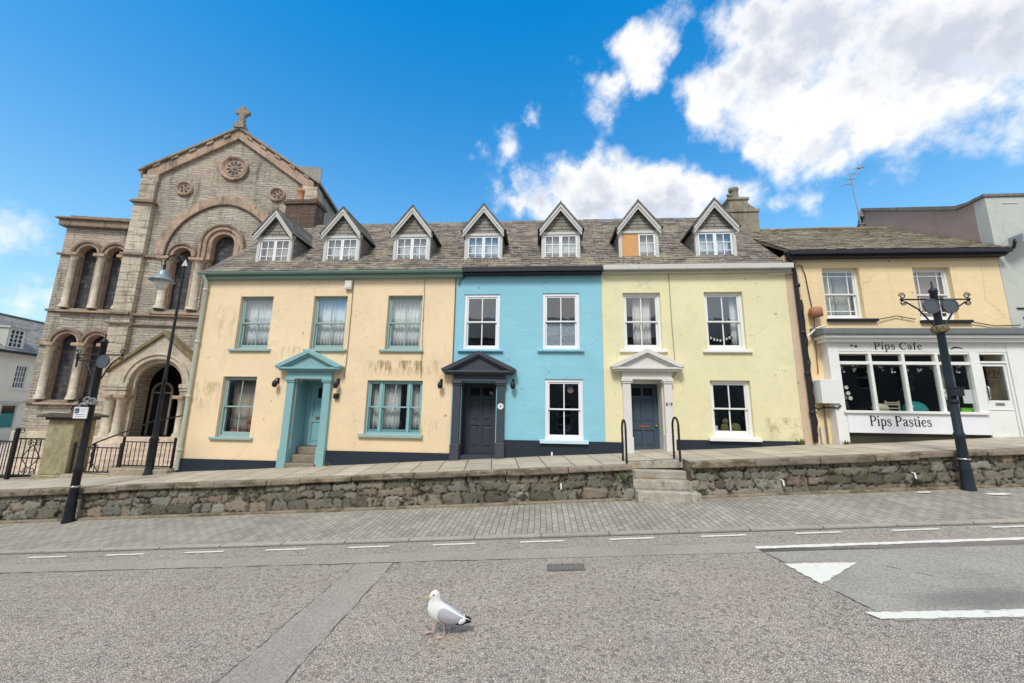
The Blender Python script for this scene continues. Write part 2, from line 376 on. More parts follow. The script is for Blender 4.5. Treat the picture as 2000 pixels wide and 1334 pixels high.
m.base(cA, .85); m.bump(m.ma('ADD', m.ma('ADD', g2, m.ramp(chip, .0, .2)), m.ma('MULTIPLY', g3, .5)), .012, .9); ASPHALT = m.m

m = Mat('asphalt_smooth'); p = m.pos
g2 = m.noise(p, 42, 4, .7)
g3 = m.noise(p, 110, 3, .7); c = m.hsv((.345, .305, .262), m.ma('MULTIPLY_ADD', m.ma('ADD', m.ramp(g2, .3, .7), m.ramp(g3, .3, .7)), .52, .46)); c = m.hsv(c, m.ma('MULTIPLY_ADD', m.noise(p, 1.2, 4, .6), .5, .75))
m.base(c, .85); m.bump(g2, .008); SMOOTH = m.m
m = Mat('asphalt_dark'); p = m.pos; x, y, z = m.xyz(p)
g2 = m.noise(p, 36, 4, .7)
g3 = m.noise(p, 100, 3, .7); c = m.hsv((.35, .32, .278), m.ma('MULTIPLY_ADD', m.ma('ADD', m.ramp(g2, .3, .7), m.ramp(g3, .3, .7)), .50, .48)); c = m.hsv(c, m.ma('MULTIPLY_ADD', m.noise(p, 1.0, 5, .6), .7, .65))
oil = m.ma('MULTIPLY', m.ma('MULTIPLY', m.ramp(m.ma('ABSOLUTE', m.ma('SUBTRACT', m.ma('MULTIPLY_ADD', m.noise(p, 1.4, 3), .5, y), 4.86)), .3, .05), m.ramp(x, 3.3, 4.1)), .55)
c = m.mix(oil, c, (.14, .135, .13))
m.base(c, .8); m.bump(g2, .012); DARK = m.m
m = Mat('tar_seam'); m.base(m.hsv((.15, .135, .12), m.ma('MULTIPLY_ADD', m.noise(m.pos, 30, 3), .8, .6)), .7); SEAM = m.m

m = Mat('block_paving'); p = m.pos; x, y, z = m.xyz(p)
vec = m.cmb(m.ma('ADD', y, m.ma('MULTIPLY', m.noise(p, 1.3, 2), .02)), m.ma('ADD', x, m.ma('MULTIPLY', m.noise(p, 1.1, 2), .03)), 0.)
c, fac = m.brick(vec, .215, .108, .0055, (.38, .35, .305), (.29, .265, .225), (.12, .10, .08), .5, smooth=.2)
c = m.hsv(c, m.ma('MULTIPLY_ADD', m.noise(p, 1.0, 5, .65), .8, .6))
c = m.hsv(c, m.ma('MULTIPLY_ADD', m.noise(p, 40, 3, .6), .5, .75))
c = m.mix(m.ma('MULTIPLY', m.ramp(m.noise(p, 2.0, 6, .7), .58, .7), .45), c, (.14, .12, .08))
m.base(c, .85); m.bump(m.ma('MULTIPLY_ADD', fac, -1.2, m.noise(p, 50, 3)), .008); BLOCKS = m.m

m = Mat('flagstones'); p = m.pos; x, y, z = m.xyz(p)
vec = m.cmb(m.ma('ADD', y, m.ma('MULTIPLY', m.noise(p, .7, 2), .1)), m.ma('ADD', x, m.ma('MULTIPLY', y, .12)), 0.)
c, fac = m.brick(vec, 1.02, .62, .012, (.47, .415, .33), (.37, .33, .265), (.11, .095, .075), .45, smooth=.2)
c = m.hsv(c, m.ma('MULTIPLY_ADD', m.noise(p, 1.2, 5, .65), .6, .7)); c = m.hsv(c, m.ma('MULTIPLY_ADD', m.noise(p, 30, 4, .65), .5, .75))
c = m.mix(m.ma('MULTIPLY', m.ramp(m.noise(m.scl(p, (.6, 3, 1)), 1, 6, .7), .55, .7), .6), c, (.17, .14, .09))
m.base(c, .85); m.bump(m.ma('MULTIPLY_ADD', fac, -1.0, m.noise(p, 30, 4)), .012); FLAGS = m.m

m = Mat('kerb_stone'); p = m.pos; x, y, z = m.xyz(p)
c, fac = m.brick(m.cmb(x, y, 0.), 1.1, 3., .008, (.38, .35, .30), (.31, .285, .245), (.07, .06, .05), 0.)
c = m.hsv(c, m.ma('MULTIPLY_ADD', m.noise(p, 9, 5, .7), .8, .6))
m.base(c, .85); m.bump(m.noise(p, 30, 4), .01); KERB = m.m
m = Mat('rough_ground'); p = m.pos
m.base(m.hsv((.16, .15, .13), m.ma('MULTIPLY_ADD', m.noise(p, 2, 6, .7), .8, .6)), .9); GROUND = m.m
m = Mat('forecourt_paving'); p = m.pos; x, y, z = m.xyz(p)
c, fac = m.brick(m.cmb(x, y, 0.), .8, .6, .012, (.62, .52, .43), (.54, .45, .37), (.25, .2, .16), .5)
m.base(m.hsv(c, m.ma('MULTIPLY_ADD', m.noise(p, 3, 5, .65), .5, .75)), .85); COURT = m.m

def sheet(name, x0, x1, y0, y1, c0, c1, mat, nx=40, ny=1, wob=0., **k):
    mb = MB(); xs = np.linspace(x0, x1, nx + 1); ys = np.linspace(y0, y1, ny + 1)
    vs = [(a, b, street(a, c0 + (c1 - c0) * (b - y0) / (y1 - y0)) + (wob * math.sin(a * 1.7 + b * 2.1) if 0 < j < ny else 0)) for a in xs for j, b in enumerate(ys)]
    fs = [(i * (ny + 1) + j, (i + 1) * (ny + 1) + j, (i + 1) * (ny + 1) + j + 1, i * (ny + 1) + j + 1) for i in range(nx) for j in range(ny)]
    mb.add(vs, fs); return obj(name, mb, mat, **k)
# terrain sheet: a slope across the street, level far away
mb = MB(); xs = [-600, -60, -25, -12, 0, 12, 25, 60, 600]; ys = [-600, -30, 0, 8, 12, 40, 700]
zz = lambda a, b: SL * max(-25, min(25, a)) - .45 + (.25 if b > 11 else 0)
mb.add([(a, b, zz(a, b)) for a in xs for b in ys], [(i * 7 + j, (i + 1) * 7 + j, (i + 1) * 7 + j + 1, i * 7 + j + 1) for i in range(8) for j in range(6)])
obj('ground', mb, GROUND, kind='structure')
sheet('road', -26, 26, -6, 7.0, .05, .05, ASPHALT, kind='structure')
sheet('road_edge_strip', -26, 26, 6.03, 6.42, .054, .054, SMOOTH, kind='structure')
def poly_road(name, pts, c, mat, **k):
    mb = MB(); mb.add([(a, b, street(a, c)) for a, b in pts], [tuple(range(len(pts)))]); return obj(name, mb, mat, **k)
poly_road('road_trench_patch', [(-2.66, -1), (-2.05, -1), (-1.99, 3.4), (-2.08, 6.02), (-2.63, 6.02), (-2.55, 3.4)], .054, SMOOTH, kind='structure')
poly_road('road_dark_patch', [(3.16, 4.19), (26, 4.19), (26, 6.2), (2.98, 6.2), (3.05, 5.5), (3.06, 4.8)], .054, DARK, kind='structure')
mb = MB()
def seam(pts, wd=.010):
    for i in range(len(pts) - 1):
        (a, b), (c, d2) = pts[i], pts[i + 1]; l = math.hypot(c - a, d2 - b); n = max(2, int(l / .12)); prev = None
        for j in range(n + 1):
            t = j / n; q = (a + (c - a) * t + random.uniform(-.012, .012), b + (d2 - b) * t + random.uniform(-.012, .012)); ww = wd * random.uniform(.5, 1.5)
            nx, ny = -(d2 - b) / l * ww / 2, (c - a) / l * ww / 2
            cur = [(q[0] + nx, q[1] + ny), (q[0] - nx, q[1] - ny)]
            if prev and random.random() < .72: mb.add([(u, v, street(u, .0575)) for u, v in prev + cur[::-1]], [(0, 1, 2, 3)])
            prev = cur
seam([(-2.66, .5), (-2.55, 3.4), (-2.63, 6.02)]); seam([(-2.05, .5), (-1.99, 3.4), (-2.08, 6.02)], .010)
seam([(3.16, 4.2), (3.06, 4.8), (3.05, 5.5), (2.98, 6.2)], .010); seam([(-14, 6.03), (-5, 6.02), (-.4, 6.03)], .016); seam([(4.0, 5.55), (4.4, 5.0)], .012)
obj('road_seams', mb, SEAM, kind='structure')
sheet('kerb_joint', -26, 26, 6.965, 7.0, .056, .056, SEAM, kind='structure')
mb = MB(); mb.slbox(-26, 26, 7.0, 7.13, -.2, .085, SL); obj('kerb', mb, KERB, bevel=.012, kind='structure')
sheet('block_pavement', -26, 26, 7.13, 9.2, .082, .19, BLOCKS, 120, 8, .006, kind='structure')
# raised flagged pavement: left of the steps, beside them and right of them
def raised(x0, x1, y0):
    return sheet('raised_pavement', x0, x1, y0, 11.4, .885, .965, FLAGS, 40, 6, .006, kind='structure')
mb = MB()
for (x0, x1, y0, nx) in ((-26, 1.93, 9.12, 60), (1.93, 3.15, 9.5, 4), (3.15, 26, 9.12, 50)):
    xs = np.linspace(x0, x1, nx + 1); ys = np.linspace(y0, 11.4, 7)
    vs = [(a, b, street(a, .885 + .08 * (b - 9.12) / 2.28) + .006 * math.sin(a * 1.9 + b * 3)) for a in xs for b in ys]
    mb.add(vs, [(i * 7 + j, (i + 1) * 7 + j, (i + 1) * 7 + j + 1, i * 7 + j + 1) for i in range(nx) for j in range(6)])
obj('raised_pavement', mb, FLAGS, kind='structure')
# church forecourt and the side street beyond it
mb = MB(); xs = [-60, -20, -15, -12, -10.2]; zc = lambda a: max(-.02, street(a, .95)) if a > -16 else .1
mb.add([(a, b, zc(a)) for a in xs for b in (11.4, 40)], [(2 * i, 2 * i + 2, 2 * i + 3, 2 * i + 1) for i in range(4)])
obj('church_forecourt', mb, COURT, kind='structure')

# ------------------------------------------------------------------ road markings, drain
m = Mat('road_paint'); p = m.pos
worn = m.ramp(m.noise(p, 14, 5, .72), .60, .70)
m.base(m.mix(m.ma('MULTIPLY', worn, .8), m.hsv((.74, .72, .65), m.ma('MULTIPLY_ADD', m.noise(p, 40, 3), .4, .8)), (.24, .22, .19)), .7); PAINT = m.m
def mark(pts, label, cat='road marking', group=None, rag=.012):
    out = []
    n = len(pts)
    for i in range(n):
        (a, b), (c, d2) = pts[i], pts[(i + 1) % n]; k = max(1, int(math.hypot(c - a, d2 - b) / .06))
        for j in range(k):
            t = j / k; out.append((a + (c - a) * t + (random.uniform(-rag, rag) if j else 0), b + (d2 - b) * t + (random.uniform(-rag, rag) if j else 0)))
    mb = MB(); cx = pts[0][0]; mb.add([(a - cx, b - pts[0][1], street(a, .060) - street(cx, .060)) for a, b in out], [tuple(range(len(out)))])
    return obj('road_marking', mb, PAINT, at=(cx, pts[0][1], street(cx, .060)), label=label, cat=cat, group=group)
DL = ['first short white dash at the left end of the kerbside line', 'second white dash from the left, below the lamp post by the rails', 'third white kerbside dash from the left, below the peach house',
      'fourth white kerbside dash from the left, below the peach porch', 'fifth white kerbside dash, in front of the peach house triple window', 'sixth white kerbside dash, left above the gull',
      'white kerbside dash above the iron drain cover', 'white kerbside dash in front of the stone steps', 'white kerbside dash just right of the stone steps', 'white kerbside dash above the start of the long line',
      'white kerbside dash in front of the cafe window', 'white kerbside dash at the right frame edge, below the bracketed post']
for i in range(12):
    x0 = -8.68 + 1.392 * i
    mark([(x0, 6.70 + .006 * i), (x0 + .68, 6.71 + .006 * i), (x0 + .68, 6.775 + .006 * i), (x0, 6.765 + .006 * i)], DL[i], group='white dashes along the kerb', rag=.004)
mark([(2.97, 6.15), (12, 6.33), (12, 6.43), (2.97, 6.25)], 'long thin white line running right from above the white triangle')
mark([(3.0, 5.59), (3.85, 5.57), (3.04, 4.97)], 'worn white triangle painted on the dark road patch', rag=.014)
mark([(3.05, 4.21), (12, 4.19), (12, 4.32), (3.0, 4.34)], 'thick white line nearest the viewer at the lower right', rag=.01)
def spray(a, b, r, label):
    mb = MB(); n = 14; z0 = street(a, .19) 
    mb.add([(r * math.cos(k) * random.uniform(.6, 1.3), .5 * r * math.sin(k) * random.uniform(.6, 1.2), SL * r * math.cos(k)) for k in np.linspace(0, 2 * pi, n, False)], [tuple(range(n))])
    obj('paint_splash', mb, PAINT, at=(a, b, street(a, .082 + .108 * (b - 7.13) / 2.07) + .012), label=label, cat='paint mark')
spray(7.45, 8.75, .16, 'faint white paint splash on the blocks left of the navy post'); spray(8.5, 8.45, .2, 'faint white paint splash on the blocks right of the navy post')
m = Mat('iron'); m.base(m.hsv((.23, .21, .185), m.ma('MULTIPLY_ADD', m.noise(m.pos, 40, 4), .8, .6)), .6); m.b.inputs['Metallic'].default_value = .4; IRON = m.m
t = thing('drain_cover', 'small rectangular iron drain cover set in the asphalt above the gull', 'drain cover', (.32, 5.66, street(.32, .055)))
mb = MB(); zz0 = .006
for a, b, c, d2 in ((-.24, .24, -.11, -.09), (-.24, .24, .09, .11), (-.24, -.22, -.09, .09), (.22, .24, -.09, .09)): mb.slbox(a, b, c, d2, 0, .008, SL)
obj('frame', mb, SEAM, t, at=(.32, 5.66, street(.32, .055)))
mb = MB(); mb.slbox(-.22, .22, -.09, .09, 0, .004, SL)
for k in range(9): mb.slbox(-.2 + k * .047, -.18 + k * .047, -.07, .07, .0045, .009, SL)
obj('lid', mb, IRON, t, at=(.32, 5.66, street(.32, .055)))

# ------------------------------------------------------------------ retaining wall of rubble stone
m = Mat('rubble_stone'); p = m.pos
at = m.n('Attribute'); at.attribute_name = 'stone'
c = m.hsv(at.outputs['Color'], m.ma('MULTIPLY_ADD', m.noise(p, 16, 6, .7), 1.0, .5))
moss = m.ramp(m.noise(m.scl(p, (1.2, 1, 1.6)), 1.4, 6, .7), .52, .66)
c = m.mix(m.ma('MULTIPLY', moss, .7), c, (.075, .066, .032)); blk = m.ramp(m.noise(m.vm('ADD', p, (3, 0, 9)), 2.6, 6, .75), .545, .62); c = m.mix(m.ma('MULTIPLY', blk, .85), c, (.02, .018, .014))
lime = m.ramp(m.noise(p, 9, 4, .65), .67, .73); c = m.mix(m.ma('MULTIPLY', lime, .5), c, (.32, .30, .25))
m.base(c, .9); m.bump(m.noise(p, 38, 5, .7), .022); RUBBLE = m.m
m = Mat('coping_stone'); p = m.pos; r = m.geo.outputs['Random Per Island']
c = m.mix(r, (.30, .25, .19), (.21, .175, .135)); c = m.hsv(c, m.ma('MULTIPLY_ADD', m.noise(p, 9, 6, .7), 1.0, .5))
moss = m.ramp(m.noise(m.scl(p, (1, 1, 2)), 2.4, 6, .72), .46, .62); c = m.mix(m.ma('MULTIPLY', moss, .75), c, (.075, .062, .03)); nz = m.xyz(m.geo.outputs['Normal'])[2]
m.base(c, .9); m.bump(m.noise(p, 30, 5, .7), .02); COPING = m.m
def rubble(x0, x1, y, hgt, seed, step=.028):
    rg = np.random.default_rng(seed)
    xs = np.arange(x0, x1 + step, step); zs = np.arange(0, hgt + step, step)
    seeds = []; zr = 0.
    while zr < hgt + .1:
        h = rg.uniform(.12, .27); a = x0 - .4
        while a < x1 + .4:
            wd = rg.uniform(.12, .26) if rg.random() < .35 else rg.uniform(.28, .66)
            seeds.append((a + wd / 2, zr + h / 2 + rg.uniform(-.03, .03), wd, h)); a += wd
        zr += h
    sd_ = np.array(seeds); pal = np.array([(.24, .215, .17), (.18, .165, .13), (.27, .22, .17), (.215, .205, .175), (.15, .135, .105), (.28, .26, .215)])
    scol = pal[rg.integers(0, 6, len(sd_))] * rg.uniform(.8, 1.2, (len(sd_), 1)); sdep = rg.uniform(.0, .05, len(sd_))
    X, Z = np.meshgrid(xs, zs, indexing='ij'); wx_ = .022 * np.sin(X * 13 + Z * 17) + .014 * np.sin(X * 31 - Z * 23); wz_ = .018 * np.sin(X * 9 - Z * 11) + .010 * np.sin(X * 37 + Z * 7)
    P_ = np.stack([(X + wx_).ravel(), (Z + wz_).ravel()], 1); d1 = np.full(len(P_), 9.); d2_ = d1.copy(); idx = np.zeros(len(P_), int)
    order = np.argsort(sd_[:, 0])
    for k in order:
        cx, cz, wd, h = sd_[k]; mk = np.abs(P_[:, 0] - cx) < .7
        q = P_[mk]; dd = ((np.abs(q[:, 0] - cx) / (wd * .5)) ** 6 + (np.abs(q[:, 1] - cz) / (h * .5)) ** 6) ** (1 / 6)
        o1 = d1[mk]; o2 = d2_[mk]; ii = idx[mk]; less = dd < o1
        o2 = np.where(less, o1, np.minimum(o2, dd)); o1 = np.where(less, dd, o1); ii = np.where(less, k, ii)
        d1[mk] = o1; d2_[mk] = o2; idx[mk] = ii
    edge = np.clip((d2_ - d1) / .22, 0, 1); edge = edge * edge * (3 - 2 * edge)
    disp = edge * (.028 + sdep[idx] * .9) + rg.normal(0, .004, len(P_)); mort = np.clip((d2_ - d1) / .20 - .15, 0, 1)[:, None]
    colr = scol[idx] * mort + np.array([.035, .03, .022]) * (1 - mort)
    zb = street(X.ravel(), .08) + P_[:, 1] * 0 + Z.ravel()
    vs = np.stack([X.ravel(), y + .06 - disp, zb], 1); nx, nz = len(xs), len(zs)
    fs = [(i * nz + j, (i + 1) * nz + j, (i + 1) * nz + j + 1, i * nz + j + 1) for i in range(nx - 1) for j in range(nz - 1)]
    return vs, fs, colr
def retaining(x0, x1, label, seed, weeps, endcap):
    c = (x0 + x1) / 2; t = thing('retaining_wall', label, 'stone wall', (x0 if endcap > 0 else x1, 9.1, street(x0 if endcap > 0 else x1, .12)))
    vs, fs, colr = rubble(x0, x1, 9.0, .70, seed)
    me = bpy.data.meshes.new('rubble'); me.from_pydata(vs.tolist(), [], fs); me.materials.append(RUBBLE)
    at_ = me.attributes.new('stone', 'FLOAT_COLOR', 'POINT'); at_.data.foreach_set('color', np.concatenate([colr, np.ones((len(colr), 1))], 1).astype(np.float32).ravel())
    me.polygons.foreach_set('use_smooth', [True] * len(fs))
    bm = bmesh.new(); bm.from_mesh(me)
    bmesh.ops.recalc_face_normals(bm, faces=bm.faces); bm.faces.ensure_lookup_table()
    if bm.faces[0].normal.y > 0: bmesh.ops.reverse_faces(bm, faces=bm.faces)
    bm.to_mesh(me); bm.free()
    me.transform(Matrix.Translation(-ORG[t.name])); obj('rubble_face', me, RUBBLE, t, at=ORG[t.name])
    core = MB(); o = ORG[t.name]
    core.slbox(x0 + .002, x1 - .002, 9.07, 9.164, -.05, .74, SL); core.slbox(x0 + .002, x1 - .002, 9.165, 9.7, -.05, .872, SL); core.v = [(a - o.x, b - o.y, z - o.z) for a, b, z in core.v]
    obj('core', core, COPING, t, at=o)
    ft = MB(); ft.slbox(x0 + .003, x1 - .003, 8.90, 9.06, .10, .222, SL); ft.v = [(q - o.x, b - o.y, z - o.z) for q, b, z in ft.v]; obj('footing', ft, COPING, t, at=o, bevel=.02)
    cp = MB(); a = x0
    while a < x1 - .01:
        l = min(random.uniform(.75, 1.45), x1 - a); l = x1 - a if x1 - a - l < .5 else l
        dy = random.uniform(-.02, .015); dz = random.uniform(-.008, .008); hh = random.uniform(.10, .14)
        cp.slbox(a + .006, a + l - .006, 8.93 + dy, 9.16, .888 - hh + dz, .893 + dz, SL); a += l
    cp.v = [(q - o.x, b - o.y, z - o.z) for q, b, z in cp.v]
    obj('coping', cp, COPING, t, at=o, bevel=.022)
    for (a, h) in weeps:
        mb = MB(); mb.tube([(0, .06, .01), (0, -.035, .0), (.004, -.045, -.10)], .017, 8)
        obj('drain_spout', mb, plain('white_plastic', (.66, .65, .60), .5) if 'white_plastic' not in MATS else MATS['white_plastic'], t, at=(a, 8.99, street(a, h)))
    return t
retaining(-26, 1.93, 'long mossy rubble retaining wall with flat coping stones, left of the steps', 3, [(.42, .55)], 1)
retaining(3.15, 26, 'rubble retaining wall with flat coping stones, right of the steps', 5, [(4.95, .45), (7.5, .5)], -1)
# steps
STEP = stone('step_stone', (.40, .37, .31), .6)
t = thing('stone_steps', 'four worn stone steps climbing through the rubble retaining wall', 'steps', (2.54, 8.75, street(2.54, .15)))
for k, (yf, zt, xa, xb) in enumerate(((8.70, .52, 1.96, 3.22), (8.98, .70, 1.94, 3.15), (9.26, .87, 1.94, 3.14), (9.5, 1.035, 1.935, 3.145))):
    mb = MB()
    if k < 3: mb.box(xa, xb, yf, 9.9 - .01 * k, (.1, .52, .70)[k] + (0 if not k else .001), zt)
    else: mb.slbox(xa, xb, 9.47, 9.86, .872 - SL * 2.5, .892, SL); mb.v = [(a, b, max(c, .871)) for a, b, c in mb.v]
    mb.v = [(a - 2.54, b - 8.75, z - street(2.54, .15)) for a, b, z in mb.v]
    obj('step', mb, STEP, t, at=(2.54, 8.75, street(2.54, .15)), bevel=.018)
BLK = plain('black_metal', (.018, .018, .02), .45)
for a, lb in ((1.86, 'black hooped handrail on the left of the stone steps'), (3.0, 'black hooped handrail on the right of the stone steps')):
    mb = MB(); h = .72; yy = [9.2] + [9.40 - .2 * math.cos(pi * k / 10) for k in range(11)] + [9.6]; zs_ = [-.02] + [h + .2 * math.sin(pi * k / 10) for k in range(11)] + [-.02]
    mb.tube([(0, y_ - 9.4, z_) for y_, z_ in zip(yy, zs_)], .024, 10)
    obj('handrail', mb, BLK, at=(a, 9.4, street(a, .90)), label=lb, cat='handrail')
# ------------------------------------------------------------------ house materials
PEACH = stucco('peach_render', (.82, .64, .42), .34, [(-5.15, -2.7, 2.95, 3.52, .85, 9, .42), (-3.5, -2.75, 1.15, 1.9, .6, 6, .48), (-9.9, -8.9, 3.6, 5.2, .35, 6, .46), (-7.7, -6.8, 3.4, 3.9, .45, 8, .45), (-10.2, -9.2, 1.7, 2.9, .4, 4, .42)])
BLUE = stucco('sky_blue_render', (.265, .555, .665), .12, lines=.25)
YELLOW = stucco('lemon_render', (.76, .70, .44), .10, [(5.7, 6.7, 1.35, 2.1, .6, 4, .45)])
OCHRE = stucco('ochre_render', (.80, .62, .37), .3, lines=.3)
PINKBEIGE = stucco('pink_beige_render', (.62, .46, .33), .2)
PALEGREY = stucco('pale_grey_render', (.50, .52, .47), .35, dirtcol=(.36, .40, .33))
PINKGREY = stucco('pink_grey_render', (.36, .27, .235), .45, dirtcol=(.22, .17, .15))
CREAM = stucco('cream_render', (.80, .76, .67), .15)
PLINTH = painted('navy_plinth_paint', (.022, .030, .045), .12, (.09, .09, .09), .5)
TEAL = painted('teal_paint', (.24, .43, .45), .12, (.16, .22, .2))
TEALDOOR = painted('teal_door_paint', (.22, .42, .47), .06, (.16, .22, .2))
SAGE = painted('sage_sash_paint', (.31, .43, .41), .15, (.2, .22, .19))
GUTTERG = painted('green_gutter_paint', (.22, .33, .29), .2, (.12, .14, .11))
WHITE = painted('white_paint', (.78, .78, .76), .08, (.4, .38, .33), .4)
UPVC = plain('white_window_plastic', (.80, .81, .83), .3, .04)
OLDWHITE = painted('weathered_white_paint', (.56, .55, .52), .35, (.26, .24, .20), .6)
CHAR = painted('charcoal_paint', (.060, .068, .085), .06, (.1, .1, .1), .4)
CHARL = painted('charcoal_panel_paint', (.050, .060, .078), .04, (.1, .1, .1), .4)
NAVYDOOR = painted('blue_grey_door_paint', (.060, .090, .125), .05, (.1, .1, .1), .4)
NAVYG = painted('navy_fascia_paint', (.018, .02, .028), .2, (.08, .07, .06), .5)
GLASS = glass('window_glass', refl=1.5); GLASSD = glass('shop_glass', (.86, .89, .89), .8, .001)
def frost():
    m = Mat('frosted_glass'); v = m.voro(m.pos, 30, 'F1', 'Distance')
    m.base(m.mix(m.ramp(v, .1, .6), (.50, .56, .60), (.30, .35, .40)), .3); return m.m
FROST = frost()
NET = plain('net_curtain_cloth', (.74, .76, .76), .9, .1, 6); NETW = plain('white_curtain_cloth', (.72, .71, .68), .9, .08, 6); NETB = plain('beige_curtain_cloth', (.52, .45, .38), .9, .1, 6)
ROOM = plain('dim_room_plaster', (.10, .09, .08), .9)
BOARDGREY = painted('weathered_boards', (.17, .155, .13), .3, (.09, .085, .07), .85)
def boards(name, c1, c2, h):
    m = Mat(name); p = m.pos; x, y, z = m.xyz(p)
    c, fac = m.brick(m.cmb(m.ma('ADD', x, y), z, 0.), .5, h, .008, c1, c2, (.03, .03, .028), .43)
    c = m.hsv(c, m.ma('MULTIPLY_ADD', m.noise(p, 12, 5, .7), 1., .5))
    c = m.mix(m.ma('MULTIPLY', m.ramp(m.noise(p, 4, 4, .6), .55, .68), .4), c, (.26, .25, .2))
    m.base(c, .85); m.bump(m.ma('MULTIPLY', fac, -1.), .01); return m.m
HUNG = boards('hung_slates', (.31, .29, .25), (.22, .205, .175), .11)
PLY = plain('bare_plywood', (.62, .33, .13), .7, .15, 9)
SLATE = slate('terrace_slate', (.115, .098, .085), (.25, .205, .17), .85)
SLATED = slate('dormer_slate', (.09, .085, .078), (.18, .165, .15), .5)
SLATEC = slate('cafe_slate', (.14, .115, .08), (.26, .215, .15), 1.0)
SLATEG = slate('grey_slate', (.22, .21, .195), (.32, .305, .28), .3)
LEAD = plain('lead_flashing', (.16, .17, .18), .5, .2)
BRASS = plain('brass', (.45, .32, .12), .35, .1, metal=.8)
BRICKC = boards('dark_brick', (.16, .105, .078), (.105, .072, .056), .075)
TERRA = plain('terracotta', (.42, .20, .11), .8, .25, 9)
STONEC = stone('chimney_stone', (.26, .23, .18), .5)
STEPS = stone('doorstep_stone', (.26, .22, .17), .3)

# ------------------------------------------------------------------ windows, doors
def grid(mb, x0, x1, z0, z1, vx, hz, bar, y0, y1):
    for f in vx: c = x0 + (x1 - x0) * f; mb.box(c - bar / 2, c + bar / 2, y0, y1, z0, z1)
    xs = [x0] + [x0 + (x1 - x0) * f for f in vx] + [x1]
    for f in hz:
        c = z0 + (z1 - z0) * f
        for a, b in zip(xs[:-1], xs[1:]): mb.box(a + (bar / 2 if a != x0 else 0), b - (bar / 2 if b != x1 else 0), y0, y1, c - bar / 2, c + bar / 2)
def border(mb, x0, x1, z0, z1, t, y0, y1, tb=None):
    tb = tb or t
    mb.box(x0, x0 + t, y0, y1, z0, z1); mb.box(x1 - t, x1, y0, y1, z0, z1); mb.box(x0 + t, x1 - t, y0, y1, z1 - t, z1); mb.box(x0 + t, x1 - t, y0, y1, z0, z0 + tb)
def sash(w, h, fr=.055, bar=.026, vx=(.5,), margin=False, bottom=.09, deep=.14):
    """box frame, upper sash in front, lower sash behind; local origin = lower left of the opening, y=0 outer face"""
    mb = MB(); border(mb, 0, w, 0, h, fr, 0, deep, fr)
    zm = h * .50
    for (a, b, yy, tb) in ((zm - .02, h - fr, .02, .045), (fr, zm + .02, .062, bottom)):
        border(mb, fr, w - fr, a, b, .042, yy, yy + .038, tb if a < zm - .1 else .04)
        xa, xb, za, zb = fr + .042, w - fr - .042, a + (tb if a < zm - .1 else .04), b - .042
        if margin: grid(mb, xa, xb, za, zb, (.17, .83), (.2,) if a < zm - .1 else (.82,), bar, yy + .006, yy + .032)
        else: grid(mb, xa, xb, za, zb, vx, (), bar, yy + .006, yy + .032)
    pn = MB(); pn.add([(fr, .04, zm), (w - fr, .04, zm), (w - fr, .04, h - fr), (fr, .04, h - fr)], [(0, 1, 2, 3)])
    pn.add([(fr, .082, fr), (w - fr, .082, fr), (w - fr, .082, zm), (fr, .082, zm)], [(0, 1, 2, 3)])
    return mb, pn
def window(house, x, z, w, h, fmat, smat, recess=.10, sillw=.14, sillh=.065, sillproud=.07, **k):
    f, pn = sash(w, h, **k); y = 11 + recess
    o = obj('window', f, fmat, house, at=(x, y, z), bevel=.004)
    obj('pane', pn, GLASS, o, at=(x, y, z))
    sl = MB(); sl.prism([(-sillproud, 0), (.10 + recess * .5, .012), (.10 + recess * .5, -sillh), (-sillproud, -sillh)], -sillw, w + sillw * .8, 'x')
    obj('sill', sl, smat, o, at=(x, 11, z - .002), bevel=.008)
    return o
def curtain(x0, x1, z0, z1, mat, label, y=11.30, amp=.022, per=.11, gather=0., seed=0, cat='curtain'):
    rg = random.Random(seed + int(x0 * 100)); n = 48; mb = MB(); ph = rg.random() * 6; vs = []
    for j in range(5):
        v = j / 4
        for i in range(n + 1):
            u = i / n; xx = x0 + (x1 - x0) * u
            pull = gather * (1 - abs(2 * v - .7)) * (u if gather > 0 else (1 - u))
            vs.append((xx - x0 - pull, amp * math.sin(2 * pi * (xx / per) + ph + .6 * math.sin(xx * 9 + v)) + .4 * amp * math.sin(xx * 41 + ph), z1 + (z0 - z1) * v - z0))
    mb.add(vs, [(j * (n + 1) + i, j * (n + 1) + i + 1, (j + 1) * (n + 1) + i + 1, (j + 1) * (n + 1) + i) for j in range(4) for i in range(n)], True)
    o = obj('curtain', mb, mat, at=(x0, y, z0), label=label, cat=cat, group='curtains behind the windows')
    so = o.modifiers.new('cloth', 'SOLIDIFY'); so.thickness = .003; return o

